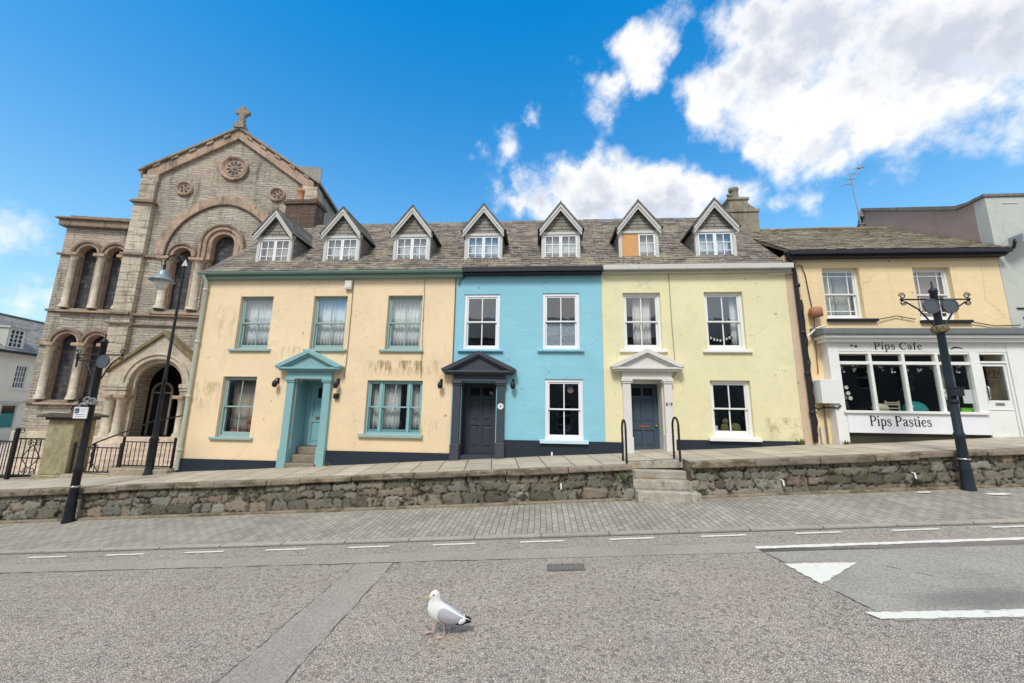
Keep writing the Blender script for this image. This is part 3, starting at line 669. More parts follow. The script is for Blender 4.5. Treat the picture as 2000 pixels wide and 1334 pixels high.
def shell(house, x0, x1, z0, z1, wallmat, holes, backy=17.2, rooms=(), y=11.0):
    mb = MB(); mb.plate(rect(x0, x1, z0, z1), [rect(*h) for h in holes], y, y + .28)
    o = ORG[house.name]; mb.v = [(a - o.x, b - o.y, c - o.z) for a, b, c in mb.v]
    obj('front_wall', mb, wallmat, house, at=o)
    mb = MB(); yy = backy
    for (a, b) in ((x0, x0 + .2), (x1 - .2, x1)): mb.box(a, b, y + .281, yy, z0, z1)
    mb.box(x0 + .2, x1 - .2, yy - .2, yy, z0, z1)
    mb.v = [(a - o.x, b - o.y, c - o.z) for a, b, c in mb.v]; obj('side_wall', mb, wallmat, house, at=o)
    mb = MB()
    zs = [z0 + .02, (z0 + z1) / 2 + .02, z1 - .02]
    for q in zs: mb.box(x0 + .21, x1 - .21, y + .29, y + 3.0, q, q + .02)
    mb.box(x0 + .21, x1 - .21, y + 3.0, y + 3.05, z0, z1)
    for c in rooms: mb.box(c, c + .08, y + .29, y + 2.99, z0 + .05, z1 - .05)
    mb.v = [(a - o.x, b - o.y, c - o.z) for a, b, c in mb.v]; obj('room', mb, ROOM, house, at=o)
PITCH = R(43)
def slates(x0, x1, y0, z0, length, pitch, mb, wd=.23, gauge=.155, sgn=1, cut=None, axis='x', rnd=None):
    """individual slates on a plane rising along +y from (y0,z0)"""
    rg = rnd or random; rows = int(length / gauge) + 1; cp, sp = math.cos(pitch), math.sin(pitch)
    for r in range(rows):
        s0 = r * gauge; s1 = min(s0 + gauge * 1.5, length); a = x0 - (wd * .5 if r % 2 else 0)
        if s0 > length - .02: break
        while a < x1:
            l = wd * rg.uniform(.85, 1.15); b = min(a + l, x1); a0 = max(a, x0)
            if b - a0 > .03 and (cut is None or cut((a0 + b) / 2, (s0 + s1) / 2)):
                lift = .022 + rg.uniform(-.004, .010); jit = rg.uniform(-.012, .012) if r else rg.uniform(-.02, .0)
                pts = []
                for (xx, ss, hh) in ((a0 + .003, s0 + jit, lift), (b - .003, s0 + jit + rg.uniform(-.006, .006), lift + rg.uniform(-.004, .004)), (b - .003, s1, .008), (a0 + .003, s1, .008),
                                     (a0 + .003, s0 + jit, lift - .012), (b - .003, s0 + jit, lift - .012)):
                    pts.append((xx, y0 + sgn * (ss * cp - hh * sp), z0 + ss * sp + hh * cp))
                mb.add(pts, [(0, 1, 2, 3), (4, 5, 1, 0), (0, 3, 4), (1, 5, 2)])
            a += l
def house_roof(house, x0, x1, mat, y0=10.84, z0=6.15, yr=14.25, pitch=PITCH, sag=0.):
    o = ORG[house.name]; L = (yr - y0) / math.cos(pitch); zr = z0 + (yr - y0) * math.tan(pitch)
    mb = MB(); slates(x0, x1, y0, z0, L, pitch, mb)
    t = .10   # deck
    dk = MB(); dk.prism([(y0 + .03, z0), (yr, zr), (2 * yr - y0, z0), (2 * yr - y0, z0 - t), (yr, zr - t * 1.4), (y0 + .03, z0 - t * .6)], x0, x1, 'x')
    n0 = len(mb.v)
    mb.cur = 0; mb.v += dk.v; mb.f += [tuple(i + n0 for i in f) for f in dk.f]; mb.mi += dk.mi; mb.sm += dk.sm
    mb.v = [(a - o.x, b - o.y, c - o.z) for a, b, c in mb.v]
    ro = obj('roof', mb, mat, house, at=o)
    rg = MB(); a = x0
    while a < x1 - .02:
        l = min(.45, x1 - a); dz = random.uniform(-.012, .012)
        rg.prism([(yr - .17, zr - .13 + dz), (yr - .15, zr - .10 + dz), (yr - .06, zr + .015 + dz), (yr, zr + .05 + dz), (yr + .06, zr + .015 + dz), (yr + .17, zr - .13 + dz)], a + .004, a + l - .004, 'x'); a += l
    rg.v = [(a - o.x, b - o.y, c - o.z) for a, b, c in rg.v]
    obj('ridge_tiles', rg, SLATED, ro, at=o)
    return ro
# ---- dormers
DM = {}
def dormer_meshes():
    yF = 0.0; zb, zt, wh = 6.56, 7.50, .575   # relative y (front at 11.40)
    zm = lambda yy: 6.15 + (11.40 + yy - 10.84) * math.tan(PITCH)
    yb = (7.52 - 6.15) / math.tan(PITCH) + 10.84 - 11.40
    mb = MB()
    for s in (-1, 1):
        a, b = sorted((s * wh, s * (wh - .06))); mb.prism([(.06, zb), (yb, 7.52), (.06, 7.52)], a, b, 'x')
    mb.box(-wh + .06, wh - .06, .34, .38, zb + .1, 7.52)
    DM['body'] = mb.mesh('dormer', [HUNG])
    mb = MB()
    for s in (-1, 1):
        a, b = sorted((s * (wh + .005), s * (wh - .085))); mb.box(a, b, -.03, .059, zb, 7.50)
    mb.box(-wh + .085, wh - .085, -.02, .059, 7.42, 7.50); mb.box(-wh - .02, wh + .02, -.06, .059, zb - .05, zb - .001)
    DM['posts'] = mb.mesh('frame', [OLDWHITE])
    mb = MB(); mb.prism([(-.56, 7.505), (.56, 7.505), (0, 8.24)], .0, .05); DM['gable'] = mb.mesh('gable_panel', [HUNG])
    mb = MB(); an = math.atan(1.30); hw = .63; zt0, zap = 7.545, 7.545 + .63 * 1.30
    for k, (o0, th, y0, y1) in enumerate(((.0, .07, -.17, -.13), (.07, .06, -.145, -.10))):
        e = math.hypot(1, .66 / .95)
        top = [(-hw, zt0 - o0 * 1.64), (0, zap - o0 * 1.64), (hw, zt0 - o0 * 1.64)]; bot = [(x * (1 - .0), z - th * 1.64) for x, z in top]
        cut = .12 if k == 0 else .10
        mb.prism([top[0], top[1], bot[1], bot[0]], y0, y1); mb.prism([top[1], top[2], bot[2], bot[1]], y0, y1)
    mb.prism([(-hw + .0, zt0 - .03), (-.56, 7.62), (-.52, 7.50), (-hw + .02, zt0 - .13)], -.099, 0.055); mb.prism([(hw - .0, zt0 - .03), (.56, 7.62), (.52, 7.50), (hw - .02, zt0 - .13)], -.099, .055)
    DM['barge'] = mb.mesh('bargeboard', [OLDWHITE])
    mb = MB()
    yr = (zap - 6.15) / math.tan(PITCH) + 10.84 - 11.40; ye = (zt0 - 6.15) / math.tan(PITCH) + 10.84 - 11.40
    for s in (-1, 1):
        nx, nz = s * math.sin(an) * .028, math.cos(an) * .028
        A = [(s * (hw + .02), -.19, zt0 - .03), (0, -.19, zap + .0), (0, yr, zap), (s * (hw + .02), ye, zt0 - .03)]
        mb.add(A + [(x + nx, y, z + nz) for x, y, z in A], [(0, 1, 2, 3), (4, 5, 6, 7), (0, 1, 5, 4), (0, 3, 7, 4), (3, 2, 6, 7), (1, 2, 6, 5)])
        rows = 6; rg = random.Random(4 + s)
        for r in range(rows):
            y = -.19
            while y < yr:
                l = rg.uniform(.2, .3); f0, f1 = r / rows, min(1, (r + 1.35) / rows); lf = .042 + rg.uniform(0, .008)
                lim = ye + (yr - ye) * (f0 + f1) / 2
                if y + l * .5 > lim: break
                P0 = lambda f, yy, h: (s * ((hw + .035) * (1 - f)) + s * math.sin(an) * h, yy, zt0 - .05 + (zap - zt0 + .05) * f + math.cos(an) * h)
                yb2 = min(y + l - .006, lim)
                mb.add([P0(f0, y, lf), P0(f0, yb2, lf), P0(f1, yb2, .036), P0(f1, y, .036), P0(f0, y, lf - .012), P0(f0, yb2, lf - .012)], [(0, 1, 2, 3), (4, 5, 1, 0), (0, 3, 4), (1, 5, 2)]); y += l
    mb.tube([(0, -.19, zap + .045), (0, yr, zap + .045)], .028, 6)
    DM['roof'] = mb.mesh('dormer_roof', [SLATED])
    mb = MB(); border(mb, -.245, .245, 0, .85, .045, 0, .05); grid(mb, -.2, .2, .045, .805, (.5,), (1 / 3, 2 / 3), .022, .008, .04); DM['case'] = mb.mesh('casement', [UPVC])
    mb = MB(); mb.add([(-.2, .03, .045), (.2, .03, .045), (.2, .03, .805), (-.2, .03, .805)], [(0, 1, 2, 3)]); DM['pane'] = mb.mesh('pane', [GLASS])
    mb = MB(); mb.box(-.24, .24, .01, .03, 0, .855); DM['ply'] = mb.mesh('plywood_board', [PLY])
dormer_meshes()
def dormer(house, x, label, curt, cmat, boarded=False):
    at = (x, 11.40, 0)
    d0 = obj('dormer', DM['body'], HUNG, house, at=at)
    for nm, k in (('frame', 'posts'), ('gable_panel', 'gable'), ('bargeboard', 'barge'), ('dormer_roof', 'roof')): obj(nm, DM[k], None, d0, at=at)
    for s in (-1, 1):
        if boarded and s < 0: obj('plywood_board', DM['ply'], None, d0, at=(x - .245, 11.40, 6.562), label='orange plywood board in place of the left casement'); continue
        obj('casement', DM['case'], None, d0, at=(x + .2465 * s, 11.405, 6.563)); obj('pane', DM['pane'], None, d0, at=(x + .2465 * s, 11.405, 6.563))
    if curt: curtain(x - .46 if not boarded else x + .02, x + .46, 6.62, 7.40, cmat, curt, y=11.60, amp=.012, per=.09)
def gutter(house, x0, x1, mat, y=10.78, z=6.10, r=.07):
    o = ORG[house.name]; mb = MB(); n = 8; vs = []
    for xx in (x0, x1):
        for q, rr in ((0, r), (1, r - .012)):
            for k in range(n + 1): a = pi + pi * k / n; vs.append((xx - o.x, y + rr * math.cos(a) - o.y, z + rr * math.sin(a) - o.z))
    m_ = 2 * (n + 1); fs = []
    for k in range(n): fs += [(k, k + 1, m_ + k + 1, m_ + k), (n + 1 + k, n + 2 + k, m_ + n + 2 + k, m_ + n + 1 + k)]
    fs += [(0, n + 1, m_ + n + 1, m_), (n, 2 * n + 1, m_ + 2 * n + 1, m_ + n)] + [tuple(list(range(n + 1)) + list(range(2 * n + 1, n, -1)))] + [tuple(m_ + i for i in list(range(n + 1)) + list(range(2 * n + 1, n, -1)))]
    mb.add(vs, fs); return obj('gutter', mb, mat, house, at=o)
def part(name, mb, mat, house, bevel=0., **k):
    o = ORG[house.name] if house.name in ORG else Vector((0, 0, 0)); mb.v = [(a - o.x, b - o.y, c - o.z) for a, b, c in mb.v]
    return obj(name, mb, mat, house, at=o, bevel=bevel, **k)
def sub(name, mb, mat, p, bevel=0., **k): return part(name, mb, mat, p, bevel, **k)
def doorcase(house, x0, x1, zb0, zb1, zcap, zent, zped, zapex, mat, pw=.21, proud=.11, over=.30, jamb=None, jdepth=.0):
    y0 = 11 - proud
    mb = MB(); mb.box(x0, x1, y0, 11.02, zcap, zent); mb.box(x0 - .03, x1 + .03, y0 - .03, 11.02, zcap, zcap + .05)
    mb.box(x0 + pw, x0 + pw + .07, y0 + .01, 11.0, zcap - .07, zcap - .001); mb.box(x1 - pw - .07, x1 - pw, y0 + .01, 11.0, zcap - .07, zcap - .001)
    dc = part('doorcase', mb, mat, house, .006)
    for (a, b, zb) in ((x0, x0 + pw, zb0), (x1 - pw, x1, zb1)):
        mb = MB(); mb.box(a, b, y0, 11.02, zb + .42, zcap - .10); mb.box(a - .02, b + .02, y0 - .03, 11.02, zb - .1, zb + .42)
        mb.box(a - .02, b + .02, y0 - .025, 11.02, zcap - .10, zcap - .05); mb.box(a - .04, b + .04, y0 - .045, 11.02, zcap - .05, zcap - .001)
        sub('pilaster', mb, mat, dc, .008)
    if jamb:
        for a, b in ((x0 + pw + .0, x0 + pw + .03), (x1 - pw - .03, x1 - pw)):
            mb = MB(); mb.box(a, b, 11.021, 11.279, min(zb0, zb1) - .1, zcap - .071); sub('jamb', mb, jamb, dc)
    mb = MB(); c = (x0 + x1) / 2; hw = (x1 - x0) / 2 + over - .02; yf = y0 - .16
    mb.box(c - hw, c + hw, yf, 11.02, zent, zent + .05); mb.box(c - hw + .06, c + hw - .06, yf + .05, 11.02, zent - .045, zent - .001)
    t = .085; zt = zent + .05
    mb.prism([(c - hw - .03, zt), (c - hw - .03, zt + .05), (c, zapex), (c, zapex - t * 1.35), (c - hw + .12, zt)], yf - .02, 11.02)
    mb.prism([(c + hw + .03, zt), (c + hw + .03, zt + .05), (c, zapex), (c, zapex - t * 1.35), (c + hw - .12, zt)], yf - .02, 11.02)
    t2 = .05; za = zapex - t * 1.35
    mb.prism([(c - hw + .121, zt), (c, za), (c, za - t2), (c - hw + .23, zt)], yf + .03, 11.02); mb.prism([(c + hw - .121, zt), (c, za), (c, za - t2), (c + hw - .23, zt)], yf + .03, 11.02)
    mb.prism([(c - hw + .231, zt), (c, za - t2), (c + hw - .231, zt)], yf + .09, 11.02)
    sub('pediment', mb, mat, dc, .005)
    return dc
def panel_door(house, x0, x1, z0, z1, y, mat, pmat, panels, glassp=(), knob=None, thick=.05):
    mb = MB(); mb.plate(rect(x0, x1, z0, z1), [rect(x0 + (x1 - x0) * a, x0 + (x1 - x0) * b, z0 + (z1 - z0) * c, z0 + (z1 - z0) * d) for a, b, c, d in list(panels) + list(glassp)], y, y + thick)
    dr = part('door', mb, mat, house, .006)
    for a, b, c, d2 in panels:
        xa, xb, za, zb = x0 + (x1 - x0) * a, x0 + (x1 - x0) * b, z0 + (z1 - z0) * c, z0 + (z1 - z0) * d2
        mb = MB(); mb.box(xa, xb, y + .022, y + .04, za, zb); mb.box(xa + .05, xb - .05, y + .008, y + .022, za + .05, zb - .05); sub('panel', mb, pmat, dr, .008)
    for a, b, c, d2 in glassp:
        xa, xb, za, zb = x0 + (x1 - x0) * a, x0 + (x1 - x0) * b, z0 + (z1 - z0) * c, z0 + (z1 - z0) * d2
        mb = MB(); mb.box(xa, xb, y + .02, y + .03, za, zb); sub('glazed_panel', mb, DARKGL, dr)
    if knob: mb = MB(); mb.ball((knob[0], y - .03, knob[1]), .032); sub('knob', mb, BRASS, dr)
    return dr
DARKGL = plain('dark_glass', (.012, .013, .016), .08, .05)

# ================================================================== peach house
ph = thing('peach_house', 'peach rendered three storey house with sage sashes and three dormers, left end of the terrace', 'house', (-6.35, 11, street(-6.35, .96)))
W0 = [(-9.05, 3.80), (-6.75, 3.80), (-4.49, 3.80)]
holes = [(x, x + 1.03, z, z + 1.61) for x, z in W0] + [(-9.24, -8.21, 1.27, 2.99), (-4.91, -3.31, 1.44, 2.92), (-7.0, -6.14, .5, 2.93)]
shell(ph, -10.2, -2.475, -.1, 6.0, PEACH, holes, rooms=(-7.15, -5.6, -7.3))
# blanking of the hallway: the recessed porch
mb = MB(); mb.box(-7.02, -7.0, 11.28, 11.70, .4, 2.96); mb.box(-6.14, -6.12, 11.28, 11.70, .4, 2.96); mb.box(-7.0, -6.14, 11.28, 11.70, 2.93, 2.96)
mb.box(-7.0, -6.90, 11.62, 11.68, 1.02, 2.92); mb.box(-6.90, -6.14, 11.62, 11.68, 2.84, 2.92); mb.box(-7.0, -6.14, 11.701, 11.73, .4, 2.96)
part('porch_lining', mb, TEALDOOR, ph)
panel_door(ph, -6.89, -6.15, 1.04, 2.83, 11.62, TEALDOOR, TEALDOOR, [(.14, .86, .05, .38), (.14, .86, .45, .72)], [(.28, .68, .77, .94)], (-6.24, 1.95))
mb = MB(); mb.box(-6.68, -6.42, 11.605, 11.62, 1.80, 1.86); sub('letter_plate', mb, BRASS, [c for c in ph.children if c.name.startswith('door') and 'case' not in c.name][0])
for k, (ya, zt) in enumerate(((10.86, .62), (11.10, .82), (11.34, 1.02))):
    mb = MB(); mb.box(-7.0 + .001 if k else -7.02, -6.14 - .001 if k else -6.10, ya, 11.62 - .002 * k, (.30, .62, .82)[k] + .001, zt); part('doorstep', mb, STEPS, ph, .015)
doorcase(ph, -7.22, -5.93, .58, .64, 2.93, 3.20, 3.25, 3.76, TEAL, jamb=TEALDOOR)
for x, z in W0: window(ph, x, z, 1.03, 1.61, SAGE, SAGE)
window(ph, -9.24, 1.27, 1.03, 1.72, SAGE, SAGE)
f = MB(); border(f, 0, 1.6, 0, 1.48, .055, 0, .14)
for a in (.36, 1.17): f.box(a, a + .07, -.005, .14, .055, 1.425)
for xa, xb, vx in ((.055, .36, ()), (.43, 1.17, (.5,)), (1.24, 1.545, ())):
    for a, b, yy in ((.72, 1.425, .02), (.055, .76, .062)): border(f, xa, xb, a, b, .038, yy, yy + .035, .07 if a < .1 else .038); grid(f, xa + .038, xb - .038, a + .038, b - .038, vx, (), .026, yy + .006, yy + .03)
wo = obj('window', f, TEAL, ph, at=(-4.91, 11.08, 1.44), bevel=.004, label='wide triple sash window in teal paint')
pn = MB(); pn.add([(.05, .045, .05), (1.55, .045, .05), (1.55, .045, 1.43), (.05, .045, 1.43)], [(0, 1, 2, 3)]); obj('pane', pn, GLASS, wo, at=(-4.91, 11.08, 1.44))
sl = MB(); sl.prism([(-.08, 0), (.15, .012), (.15, -.09), (-.08, -.09)], -.13, 1.68, 'x'); obj('sill', sl, SAGE, wo, at=(-4.91, 11, 1.438), bevel=.008)
mb = MB(); mb.plate([(-10.21, .35 - .4), (-7.24, .42), (-7.24, .66), (-10.21, .66)], [], 10.965, 11.0); mb.box(-10.225, -10.2, 11.0, 14, -.3, .66); mb.plate([(-5.91, .45), (-2.475, .55), (-2.475, .97), (-5.91, .97)], [], 10.965, 11.0)
part('plinth', mb, PLINTH, ph)
house_roof(ph, -10.24, -2.475, SLATE)
mb = MB(); mb.prism([(11, 5.98), (14.25, 6.0 + 3.25 * math.tan(PITCH)), (17.2, 5.98)], -10.19, -9.99, 'x'); part('gable_wall', mb, PEACH, ph)
gutter(ph, -10.34, -2.28, GUTTERG); mb = MB(); mb.box(-10.3, -2.28, 10.86, 10.995, 5.93, 6.13); part('fascia', mb, GUTTERG, ph)
mb = MB(); mb.tube([(-10.2, 10.80, 6.05), (-10.17, 10.84, 5.93), (-10.16, 10.92, 5.82), (-10.16, 10.92, .35)], .05, 10)
for z in (5.6, 4.0, 2.4, .9): mb.lathe([(.05, -.04), (.068, -.03), (.068, .03), (.05, .04)], (-10.16, 10.92, z), 10)
part('downpipe', mb, painted('pale_pipe_paint', (.50, .55, .47), .2, (.3, .28, .22)), ph)
D_LB = ['']
dormer(ph, -8.49, '', 'grey curtain in the dormer beside the brick chimney', NETB); dormer(ph, -6.27, '', 'grey net curtain in the second dormer from the brick chimney', NET); dormer(ph, -4.02, '', 'white curtain in the dormer above the triple sash window', NETW)
mb = MB(); mb.box(-10.2, -8.95, 14.0, 14.65, 8.6, 10.15); mb.box(-10.27, -8.88, 13.93, 14.72, 10.15, 10.25); mb.box(-10.2, -8.95, 14.0, 14.65, 10.25, 10.36)
ch = part('chimney', mb, BRICKC, ph)
mb = MB(); mb.lathe([(.15, 10.36), (.17, 10.42), (.14, 10.46), (.125, 10.85), (.15, 10.88), (.15, 10.95), (.11, 10.95), (.10, 10.5)], (-9.86, 14.33, 0), 14); sub('chimney_pot', mb, TERRA, ch)
mb = MB(); mb.lathe([(.13, 10.36), (.14, 10.40), (.11, 10.44), (.1, 10.55), (.12, 10.6), (.08, 10.6)], (-9.2, 14.33, 0), 14); sub('chimney_pot', mb, TERRA, ch)
curtain(-9.02, -8.04, 3.86, 5.36, NET, 'grey net curtain behind the leftmost upper sash of the peach house', per=.13); curtain(-6.72, -5.75, 3.86, 5.36, NET, 'net curtain in the upper sash above the teal porch', seed=2); curtain(-4.46, -3.49, 3.86, 5.36, NET, 'net curtain in the upper sash above the triple window', seed=5)
curtain(-9.2, -8.25, 1.32, 2.94, NETB, 'beige net curtain behind the toys in the lower left sash', y=11.45, amp=.015)
curtain(-4.87, -4.02, 1.5, 2.86, NETW, 'white curtain drawn over the left half of the triple window', per=.14); curtain(-3.82, -3.35, 1.5, 2.86, NETW, 'white curtain gathered at the right of the triple window', per=.12, gather=.0)

# ================================================================== blue house
bh = thing('blue_house', 'sky blue rendered house in mid terrace with charcoal pedimented door and two dormers', 'house', (-.4, 11, street(-.4, .96)))
holes = [(-2.22, -1.19, 3.81, 5.43), (.03, 1.06, 3.82, 5.45), (.10, 1.12, 1.38, 3.0), (-2.2, -1.24, .5, 2.89)]
shell(bh, -2.471, 1.685, 0, 6.0, BLUE, holes, rooms=(-1.15,))
for x, z, h in ((-2.22, 3.81, 1.62), (.03, 3.82, 1.63), (.10, 1.38, 1.62)):
    window(bh, x, z, 1.03, h, UPVC, BLUE if z > 3 else painted('pale_blue_sill', (.55, .72, .80), .05), recess=.03, sillproud=.08 if z > 3 else .11, sillh=.06 if z > 3 else .09, fr=.08, bar=.03, bottom=.05, deep=.12)
mb = MB(); mb.box(.135, .955, 11.135, 11.14, 3.93, 4.59); part('frosted_pane', mb, FROST, bh)
mb = MB(); mb.box(-2.22, -2.2, 11.28, 11.6, .5, 2.92); mb.box(-1.24, -1.22, 11.28, 11.6, .5, 2.92); mb.box(-2.2, -1.24, 11.28, 11.6, 2.89, 2.92); mb.box(-2.2, -1.24, 11.561, 11.6, .5, 2.92); mb.box(-2.2, -1.24, 11.0, 11.6, .6, .93)
part('porch_lining', mb, CHARL, bh)
panel_door(bh, -2.2, -1.24, .94, 2.88, 11.50, CHARL, CHARL, [(.16, .46, .09, .40), (.54, .84, .09, .40), (.16, .46, .47, .78), (.54, .84, .47, .78)], [(.16, .46, .83, .95), (.54, .84, .83, .95)], None)
doorcase(bh, -2.43, -1.0, .80, .86, 2.90, 3.14, 3.2, 3.74, CHAR, jamb=CHARL)
mb = MB(); mb.plate([(-.99, .75), (1.685, .9), (1.685, 1.355), (-.99, 1.355)], [], 10.965, 11.0); part('plinth', mb, PLINTH, bh)
house_roof(bh, -2.471, 1.69, SLATE)
mb = MB(); mb.box(-2.27, 1.69, 10.80, 10.995, 5.97, 6.15); mb.box(-2.27, 1.69, 10.74, 10.80, 6.03, 6.17); part('gutter', mb, NAVYG, bh)
dormer(bh, -1.78, '', 'grey net curtain in the dormer above the charcoal door', NET); dormer(bh, .57, '', 'grey net curtain in the dormer at the right of the blue house', NET)

# ================================================================== yellow house
yh = thing('yellow_house', 'lemon yellow rendered house with white pedimented doorcase and two dormers, right end of terrace', 'house', (4.2, 11, street(4.2, .96)))
holes = [(2.27, 3.30, 3.82, 5.45), (4.48, 5.51, 3.82, 5.46), (4.47, 5.50, 1.53, 3.01), (2.38, 3.23, .5, 3.0)]
shell(yh, 1.69, 6.69, 0, 6.05, YELLOW, holes, rooms=(3.35,))
for x, z, h in ((2.27, 3.82, 1.63), (4.48, 3.82, 1.64)): window(yh, x, z, 1.03, h, WHITE, WHITE, recess=.09, fr=.075, bar=.03)
window(yh, 4.47, 1.53, 1.03, 1.48, WHITE, WHITE, recess=.09, fr=.075, bar=.03, sillproud=.12, sillh=.09)
mb = MB(); mb.box(2.36, 2.38, 11.28, 11.6, .5, 3.03); mb.box(3.23, 3.25, 11.28, 11.6, .5, 3.03); mb.box(2.38, 3.23, 11.28, 11.6, 3.0, 3.03); mb.box(2.38, 3.23, 11.561, 11.6, .5, 3.0); mb.box(2.38, 3.23, 10.99, 11.5, .7, 1.12); mb.box(2.38, 3.23, 11.45, 11.56, 2.93, 3.0)
part('porch_lining', mb, WHITE, yh)
panel_door(yh, 2.385, 3.225, 1.125, 2.925, 11.48, NAVYDOOR, NAVYDOOR, [(.15, .46, .06, .30), (.54, .85, .06, .30), (.15, .46, .42, .76), (.54, .85, .42, .76)], [(.15, .46, .82, .94), (.54, .85, .82, .94)], (3.15, 1.78))
mb = MB(); mb.box(2.66, 2.96, 11.47, 11.48, 1.74, 1.80); sub('letter_plate', mb, plain('worn_red_brass', (.25, .09, .06), .5), [c for c in yh.children if c.name.startswith('door') and 'case' not in c.name][0])
doorcase(yh, 2.17, 3.45, 1.08, 1.16, 3.0, 3.27, 3.3, 3.82, painted('off_white_doorcase_paint', (.68, .65, .62), .12, (.4, .37, .32)), jamb=MATS['off_white_doorcase_paint'])
mb = MB(); mb.plate([(1.69, .9), (2.15, .93), (2.15, 1.355), (1.69, 1.355)], [], 10.967, 11.0); mb.plate([(3.47, 1.0), (6.69, 1.2), (6.69, 1.47), (3.47, 1.45)], [], 10.967, 11.0); part('plinth', mb, PLINTH, yh)
house_roof(yh, 1.694, 6.74, SLATE)
mb = MB(); mb.prism([(11, 6.0), (14.25, 6.0 + 3.25 * math.tan(PITCH)), (17.2, 6.0)], 6.49, 6.689, 'x'); part('gable_wall', mb, YELLOW, yh)
mb = MB(); mb.box(1.72, 6.8, 10.90, 10.995, 6.0, 6.08); mb.box(1.72, 6.8, 10.84, 10.995, 6.081, 6.15); mb.box(1.72, 6.8, 10.76, 10.84, 6.06, 6.20); part('cornice', mb, OLDWHITE, yh, .006)
dormer(yh, 2.87, '', 'grey net curtain in the dormer with the plywood board', NET, True); dormer(yh, 5.08, '', 'grey net curtain in the rightmost dormer of the terrace', NET)
mb = MB(); mb.box(6.60, 7.70, 13.75, 14.35, 7.6, 9.28); mb.box(6.56, 7.74, 13.71, 14.39, 9.281, 9.40); mb.prism([(7.40, 9.401), (7.70, 9.401), (7.42, 9.62), (7.40, 9.62)], 13.78, 14.32); mb.box(6.74, 7.40, 13.79, 14.31, 9.401, 9.78); mb.box(6.70, 7.44, 13.75, 14.35, 9.781, 9.88)
ch = part('chimney', mb, STONEC, yh, .03)
mb = MB(); mb.lathe([(.17, 9.88), (.155, 9.95), (.14, 10.26), (.17, 10.29), (.17, 10.37), (.11, 10.37)], (7.06, 14.05, 0), 14); mb.tube([(7.04, 14.0, 10.26), (6.86, 13.95, 10.30)], .07, 8); mb.tube([(6.98, 14.0, 10.06), (6.78, 13.95, 10.05)], .06, 8); sub('chimney_pot', mb, STONEC, ch)
curtain(2.60, 3.10, 3.86, 5.38, NETW, 'white curtain hanging in the upper sash above the white doorcase', per=.10, amp=.03); curtain(5.27, 5.46, 3.9, 5.4, NET, 'pale curtain at the right edge of the upper right yellow house sash', per=.09)
# ================================================================== cafe
GLY = {   # serif strokes: (points, width) in units of the cap height; advance last
 'P': ([([(.13, 0), (.13, 1)], .15), ([(.0, .02), (.30, .02)], .05), ([(.0, .98), (.2, .98)], .05), ([(.13, .97), (.38, .97), (.55, .88), (.6, .72), (.55, .57), (.38, .47), (.2, .47)], [.06, .07, .12, .15, .12, .07, .06])], .74),
 'i': ([([(.13, 0), (.13, .66)], .14), ([(.0, .02), (.27, .02)], .05), ([(.02, .64), (.16, .64)], .05), ([(.13, .84), (.13, .98)], .15)], .34),
 'p': ([([(.13, -.32), (.13, .66)], .13), ([(.0, -.30), (.27, -.30)], .05), ([(.02, .64), (.15, .64)], .05), ([(.15, .52), (.3, .65), (.46, .58), (.53, .34), (.46, .08), (.3, 0), (.15, .12)], [.05, .08, .12, .14, .12, .08, .05])], .66),
 's': ([([(.40, .46), (.38, .60), (.24, .66), (.10, .60), (.09, .47), (.22, .37), (.36, .28), (.41, .15), (.30, .01), (.16, .0), (.06, .08), (.04, .20)], [.05, .05, .06, .09, .10, .12, .12, .10, .07, .06, .05, .05])], .52),
 'a': ([([(.07, .52), (.14, .63), (.27, .66), (.40, .56), (.40, .1), (.52, .02)], [.10, .08, .07, .12, .13, .05]), ([(.38, .40), (.16, .33), (.07, .17), (.16, .02), (.28, .04), (.38, .14)], [.05, .08, .13, .09, .07, .05])], .60),
 't': ([([(.16, .86), (.16, .12), (.24, .01), (.36, .05)], [.05, .13, .10, .05]), ([(.02, .64), (.36, .64)], .06)], .42),
 'e': ([([(.10, .36), (.48, .36), (.45, .56), (.30, .66), (.14, .56), (.07, .34), (.14, .10), (.30, 0), (.48, .12)], [.05, .05, .09, .07, .10, .14, .11, .08, .05])], .58),
 'C': ([([(.72, .70), (.70, .88), (.50, 1.0), (.26, .92), (.10, .68), (.09, .36), (.24, .08), (.48, .0), (.70, .10), (.76, .22)], [.05, .07, .07, .11, .14, .14, .11, .07, .06, .05])], .86),
 'f': ([([(.14, 0), (.14, .78), (.24, .97), (.40, .92)], [.13, .13, .09, .07]), ([(.02, .02), (.28, .02)], .05), ([(.02, .64), (.34, .64)], .05)], .40), ' ': ([], .36)}
def lettering(text, x, z, h, y, stretch=1., wk=1.):
    mb = MB(); cx = x
    for c in text:
        st, adv = GLY[c]
        for pts, wd in st: mb.ribbon([(cx + a * h * stretch, z + b * h) for a, b in pts], [q * h * wk for q in wd] if isinstance(wd, list) else wd * h * wk, y, y + .006)
        cx += adv * h * stretch + (.05 * h if wk > 1 else 0)
    return mb, cx
INK = plain('sign_ink', (.012, .011, .010), .5, .1)
cf = thing('cafe_building', 'ochre rendered two storey cafe building with a white shopfront and dark canopy', 'cafe', (9.4, 11, street(9.4, .96)))
holes = [(7.66, 8.62, 4.68, 6.13), (9.98, 10.92, 4.64, 6.12), (7.66, 11.6, 1.9, 3.74)]
mb = MB(); mb.plate(rect(7.05, 12.15, 1.0, 6.5), [rect(*h) for h in holes], 11, 11.28); part('front_wall', mb, OCHRE, cf)
mb = MB(); mb.box(6.695, 7.048, 11.0, 11.28, 1.0, 6.5); mb.box(6.695, 6.9, 11.281, 17, 1.0, 6.5); mb.box(6.9, 12.1, 16.8, 17, 1.0, 6.5); part('side_wall', mb, PINKBEIGE, cf)
